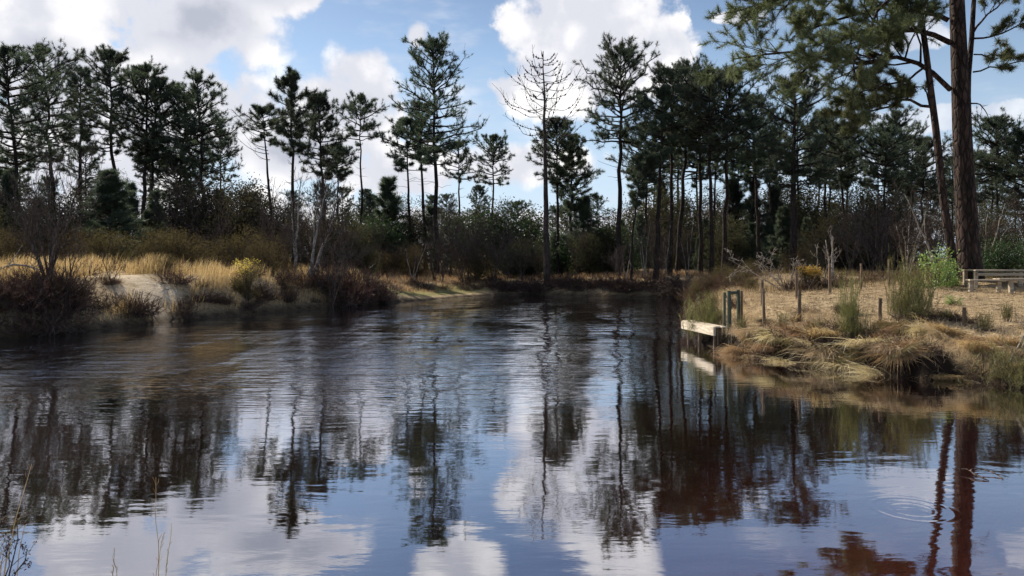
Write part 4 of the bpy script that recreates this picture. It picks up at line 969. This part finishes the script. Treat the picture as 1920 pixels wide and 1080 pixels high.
def litter():
    rng = np.random.default_rng(19)
    x, y, s, P = scatter(rng, 9000, 5, 20, 12.5, 27, lambda x, y, s: s > .2)
    P[:, 2] += .025 + rng.uniform(0, .05, len(x)); a = rng.uniform(0, 6.28, len(x)); D = unit(np.stack([np.cos(a), np.sin(a), rng.normal(0, .12, len(x))], 1))
    mb = MB(); needles(mb, P, D, rng.uniform(.05, .38, len(x)) ** 1.3, .014, 0, None, rng); o = mb.build('twig_litter', M['twig']); tag(o, 'dark twigs and needle litter strewn over the straw of the right bank', 'litter', None, 'stuff')
litter()

# drooping tussocks on the right waterline
def tussock_mesh(root, seed, n=1300, mat='straw'):
    rng = np.random.default_rng(seed); a = rng.uniform(0, 6.28, n); q = rng.uniform(0, 1, n) ** .6 * .26
    P = np.stack([q * np.cos(a), q * np.sin(a), .10 * (1 - q / .26) - .05], 1)
    mb = MB(); m = n
    L = rng.uniform(.10, .46, n); out = np.stack([np.cos(a), np.sin(a), np.zeros(n)], 1) + rng.normal(0, .75, (n, 3)) * [1, 1, .25]; z = np.array([0, 0, 1.])
    e = rng.uniform(.35, 1.0, n)[:, None]; Lc = L[:, None]; sd = unit(np.cross(out, rng.normal(size=(n, 3)))) * .005
    p1 = P + Lc * (.35 * out * e + z * .42); p2 = P + Lc * (.75 * out * e + z * .40); p3 = P + Lc * (1.05 * out * e + z * (.08 - .35 * rng.uniform(0, 1, (n, 1))))
    V = np.stack([P - sd, P + sd, p1 - sd, p1 + sd, p2 - sd * .7, p2 + sd * .7, p3], 1).reshape(-1, 3); i = np.arange(n)[:, None] * 7
    mb.add(V, np.concatenate([i + t for t in ([0, 1, 3], [0, 3, 2], [2, 3, 5], [2, 5, 4], [4, 5, 6])]), 0, np.repeat(rng.uniform(0, 1, n), 7))
    mb.build('grass_blades', M[mat], root)
TUS = []
def tussocks(n, pts, lo, hi, label, group, jit):
    pts = np.array(pts, float); L = np.concatenate([[0], np.cumsum(np.hypot(*np.diff(pts, axis=0).T))])
    for i in range(n):
        s = L[-1] * (i + rngs.uniform(0, 1)) / n; x = np.interp(s, L, pts[:, 0]) + rngs.normal(0, jit); y = np.interp(s, L, pts[:, 1]) + rngs.normal(0, jit)
        if sdf(np.array([x]), np.array([y]))[0] < -.12: continue
        sc = rngs.uniform(lo, hi); loc = (x, y, tz(x, y) + .02)
        if len(TUS) < 6:
            t = thing('grass_tussock', label, 'grass tussock', loc, group); tussock_mesh(t, 700 + len(TUS), mat=('straw', 'tawny', 'mixgrass')[len(TUS) % 3]); t.scale = (sc,) * 3; TUS.append(t)
        else: dup(TUS[int(rngs.integers(6))], loc, rngs.uniform(0, 6.28), (sc * rngs.uniform(.7, 1.4), sc * rngs.uniform(.7, 1.4), sc * rngs.uniform(.6, 1.3)), label, group, (rngs.normal(0, .3), rngs.normal(0, .3)))
tussocks(56, [(5.25, 17.8), (5.5, 17.2), (6.0, 16.75), (6.5, 15.9), (7.1, 15.3), (7.5, 14.3), (8.0, 13.5), (8.8, 12.8), (9.8, 12.0)], .38, .78, 'drooping straw-coloured grass tussock at the right waterline', 'tussocks along the right waterline', .22)
tussocks(34, [(5.6, 18.2), (6.8, 17.2), (7.6, 15.8), (8.6, 14.4), (9.8, 13.4)], .35, .7, 'low straw tussock on the right bank slope', 'tussocks on the right bank slope', .5)

# ---------------------------------------------------------------- made things
def box_bm(mb, c, s, rz=0.0, rx=0.0, ry=0.0, bev=.006, seed=0):
    """bevelled board, centre c, size s"""
    import bmesh
    from mathutils import Matrix, Euler
    bm = bmesh.new(); bmesh.ops.create_cube(bm, size=1.0)
    bmesh.ops.scale(bm, vec=s, verts=bm.verts)
    bmesh.ops.bevel(bm, geom=bm.edges[:], offset=bev, segments=1, affect='EDGES')
    bm.transform(Matrix.Translation(c) @ Euler((rx, ry, rz)).to_matrix().to_4x4())
    bmesh.ops.triangulate(bm, faces=bm.faces[:]); bm.verts.ensure_lookup_table()
    mb.add([v.co[:] for v in bm.verts], [[v.index for v in f.verts] for f in bm.faces]); bm.free()
POSTS = [  # px, base row, top row, distance, radius, label
    (1429, 582, 525, 20.6, .038, 'weathered post at the left end of the back row'),
    (1494, 573, 508, 21.0, .040, 'tall weathered post in the back row, second from its left end'),
    (1556, 561, 496, 22.3, .045, 'thick weathered post in the back row in front of the birch stump'),
    (1615, 552, 494, 23.3, .034, 'weathered post in the back row right of the birch stump'),
    (1668, 543, 486, 24.4, .036, 'weathered post at the right end of the back row beside the largest broom'),
    (1434, 603, 541, 18.2, .036, 'weathered post at the left end of the front row'),
    (1497.5, 608, 545, 17.6, .040, 'weathered post in the front row directly below a back row post'),
    (1650, 617, 559, 16.8, .040, 'weathered post between the slim broom and the largest broom'),
    (1807, 624, 576, 15.9, .042, 'dark post at the right end of the front row below the picnic table')]
def post(px, by, ty, d, r, label, seed):
    rng = np.random.default_rng(seed); b = base(px, d); h = Z_(ty, d) - b[2]
    t = thing('wooden_post', label, 'post', b)
    K = 7; s = np.linspace(0, 1, K); ln = rng.normal(0, .03, 2)
    P = np.stack([ln[0] * s * h + rng.normal(0, .003, K), ln[1] * s * h, -.3 + (h + .3) * s], 1); mb = MB()
    tubes(mb, P, (r * np.linspace(1.08, .94, K) * rng.uniform(.94, 1.06, K))[None], 9)
    mb.build('stake', M['post'], t, smooth=False)
    m2 = MB(); zz = h - .09; a = np.linspace(0, 6.283, 13)
    ring = np.stack([ln[0] * zz + (r + .006) * np.cos(a), ln[1] * zz + (r + .006) * np.sin(a), np.full(13, zz) + .008 * np.sin(a)], 1)
    tubes(m2, ring, np.full((1, 13), .006), 5); m2.build('wire_loop', M['wire'], t)
    return b, h
PB = [post(*p[:5], p[5], 900 + i) for i, p in enumerate(POSTS)]

def gate():
    b = base(1379, 19.0); t = thing('wooden_gate', 'low mossy two-post gate with a top rail left of the post rows', 'gate', b); f = lambda px: (px - 1379) / F * 19.0
    for px, r, dy, ty in ((1367, .05, 0, 545), (1392, .042, .35, 543)):
        mb = MB(); h = Z_(ty, 19.0 + dy) - b[2]; tubes(mb, np.array([[f(px), dy, -.3], [f(px) + .01, dy, h * .5], [f(px), dy, h]]), np.array([[r * 1.05, r, r * .95]]), 9); mb.build('post', M['greenpost'], t)
    h = Z_(545, 19) - b[2]; mb = MB(); box_bm(mb, ((f(1367) + f(1392)) / 2, .175, h - .06), (.52, .05, .08), math.atan2(.35, f(1392) - f(1367)), bev=.008); mb.build('rail', M['greenpost'], t)
    mb = MB(); tubes(mb, np.array([[f(1367) - .09, .1, -.3], [f(1367) - .085, .1, h * .95]]), np.array([[.035, .033]]), 8); mb.build('post', M['greenpost'], t)
    mb = MB(); tubes(mb, np.array([[f(1392) + .075, .3, -.3], [f(1392) + .07, .3, h * .98]]), np.array([[.033, .03]]), 8); mb.build('post', M['post'], t)
gate()

def landing():
    A = np.array([4.67, 21.0]); B = np.array([4.90, 18.5]); d = A - B; L = np.hypot(*d); rz = math.atan2(d[1], d[0]) - math.pi / 2; c = (A + B) / 2
    t = thing('plank_landing', 'bleached plank landing on short posts over the water at the right bank', 'landing stage', (c[0], c[1], 0), rz=rz); z = .52
    tilt = math.atan2(-.05, L)
    mb = MB(); box_bm(mb, (-.02, 0, z - .085), (.06, L, .21), rx=tilt); mb.build('fascia_board', M['plank'], t)
    for k in range(2): mb = MB(); box_bm(mb, (.06 + k * .13, rngs.uniform(-.04, .04), z + .02), (.12, L + rngs.uniform(-.05, .1), .035), rx=tilt); mb.build('deck_plank', M['plank'], t)
    for y, x in ((-1.0, .06), (.1, .06), (1.0, .06), (-.9, .2)):
        mb = MB(); tubes(mb, np.array([[x + .03, y, -.5], [x + .02, y, .15], [x + .03, y, z - .0]]), np.array([[.045, .042, .045]]), 9); mb.build('support_post', M['post'], t)
landing()

def table():
    d = 23.2; x0, x1 = X_(1826, d), X_(2060, d); b = (x0, d, tz(x0 + .6, d)); t = thing('picnic_table', 'grey weathered wooden picnic table near the thick trunk', 'picnic table', b); L = x1 - x0; h = Z_(506, d) - b[2]
    for k in range(4): mb = MB(); box_bm(mb, (L / 2, k * .19, h - .02), (L, .17, .042)); mb.build('table_plank', M['greywood'], t)
    mb = MB(); box_bm(mb, (L / 2 + .03, -.03, h - .135), (L - .1, .04, .09)); mb.build('apron', M['greywood'], t)
    for x in (.07, 1.42, L - .1):
        for y in (.03, .56): mb = MB(); box_bm(mb, (x, y, (h - .05) / 2 - .08), (.11, .09, h - .05 + .15)); mb.build('leg', M['greywood'], t)
    for nm, lab, dd, pa, pb, top, lg in (('bench', 'grey wooden bench standing before the picnic table', 21.8, 1816, 2040, 524, (1820, 1827, 1873)), ('bench', 'shorter grey wooden bench nearest the right edge, in front of the picnic table', 21.2, 1871, 2060, 522, (1896, 1960))):
        x0, x1 = X_(pa, dd), X_(pb, dd); b = (x0, dd, tz(x0 + .4, dd)); q = thing(nm, lab, 'bench', b); L = x1 - x0; h = Z_(top, dd) - b[2]
        for k in range(2): mb = MB(); box_bm(mb, (L / 2, k * .16, h - .02), (L, .145, .042)); mb.build('seat_plank', M['greywood'], q)
        for px in lg: mb = MB(); box_bm(mb, (X_(px, dd) - x0 + .03, .08 + (.1 if px == 1827 else -.02), (h - .05) / 2 - .08), (.10, .10, h + .1)); mb.build('leg', M['greywood'], q)
table()

# ---------------------------------------------------------------- near bank: stalks and a tuft at our feet
def stalk(label, px, d, topy, lean, seed, grp=None):
    rng = np.random.default_rng(seed); x = X_(px, d); z = tz(x, d); h = Z_(topy, d) - z; t = thing('dry_stalk', label, 'dry grass stalk', (x, d, z), grp)
    K = 8; s = np.linspace(0, 1, K); P = np.stack([lean * h * s ** 1.6 + rng.normal(0, .004, K), rng.normal(0, .004, K), h * s], 1); mb = MB(); rr = np.linspace(.0032, .0011, K)[None]; tubes(mb, P[None], rr, 5)
    mb.build('stem', M['straw'], t); q, qr = grow(rng, P[None], rr, 7, .45, 1, .10, 25, .1, 3); f = MB(); tubes(f, q, np.maximum(qr, .0012), 3); f.build('seed_head', M['tawny'], t)['kind'] = 'stuff'
for a in [('tallest thin dry stalk rising from the near bank', 300, 4.6, 895, -.03, 1), ('dry stalk crossing the tallest one near the bottom', 286, 4.55, 1000, .12, 2), ('short bent dry stalk right of the tallest one', 304, 4.5, 980, .10, 3),
          ('short dry stalk at the bottom edge, left of the tallest one', 220, 4.5, 1035, -.05, 4), ('thin leaning dry stalk at the bottom edge', 208, 4.45, 1042, .05, 5), ('slanting dry stalk low at the left edge of the water', 4, 4.7, 870, .22, 6)]:
    stalk(a[0], a[1], a[2], a[3], a[4], 960 + a[5])
def near_tuft():
    t = thing('grass_tuft', 'green and straw grass tuft poking in at the left edge', 'grass tuft', (-3.42, 4.9, tz(-3.42, 4.9))); rng = np.random.default_rng(3); n = 260
    P = np.stack([rng.normal(-.1, .09, n), rng.normal(0, .09, n), np.full(n, -.02)], 1); mb = MB(); blades(mb, P, rng.uniform(.45, .8, n), .006, rng, .35, wind=(.15, 0), droop=.3); mb.build('grass_blades', M['mixgrass'], t)
near_tuft()
def near_twig():
    b = (X_(5, 4.75), 4.75, tz(X_(5, 4.75), 4.75)); t = thing('bare_twig', 'dark bare heather twig in the bottom left corner', 'twig', b); rng = np.random.default_rng(12); s = np.linspace(0, 1, 6)
    P = np.array([np.stack([.28 * k * s + rng.normal(0, .01, 6), rng.normal(0, .01, 6), h * s], 1) for k, h in ((.35, .50), (.15, .38), (.6, .33), (-.3, .6))]); rr = np.linspace(.006, .002, 6)[None] * np.ones((4, 1)); mb = MB(); tubes(mb, P, rr, 5)
    q, qr = grow(rng, P, rr, 5, .3, .95, .3, 40, .1, 4); tubes(mb, q, np.maximum(qr, .0013), 4); mb.build('stem', M['twig'], t)
    c, _ = interp(q, rng.uniform(.6, 1, (len(q), 3))); c = c.reshape(-1, 3); f = MB(); leaves(f, np.repeat(c, 5, 0) + rng.normal(0, .008, (len(c) * 5, 3)), .018, .009, rng, 0, rng.uniform(0, .8, len(c) * 5)); f.build('seed_head', M['heather'], t)['kind'] = 'stuff'
near_twig()
def loop_twig():
    x, y = X_(1850, 7.75), 7.75; t = thing('bent_twig', 'bent dark twig curling out of the water near the right edge', 'twig', (x, y, 0)); a = np.linspace(-.5, 4.2, 16)
    P = np.stack([.13 * np.cos(a), .16 * np.sin(a), .012 + .035 * np.sin(a * .8)], 1); P = np.concatenate([np.array([[-.22, .22, .03], [-.12, .14, .045]]), P[::-1]]); mb = MB(); tubes(mb, P[None], np.linspace(.004, .007, 18)[None], 5); mb.build('stem', M['twig'], t)
loop_twig()
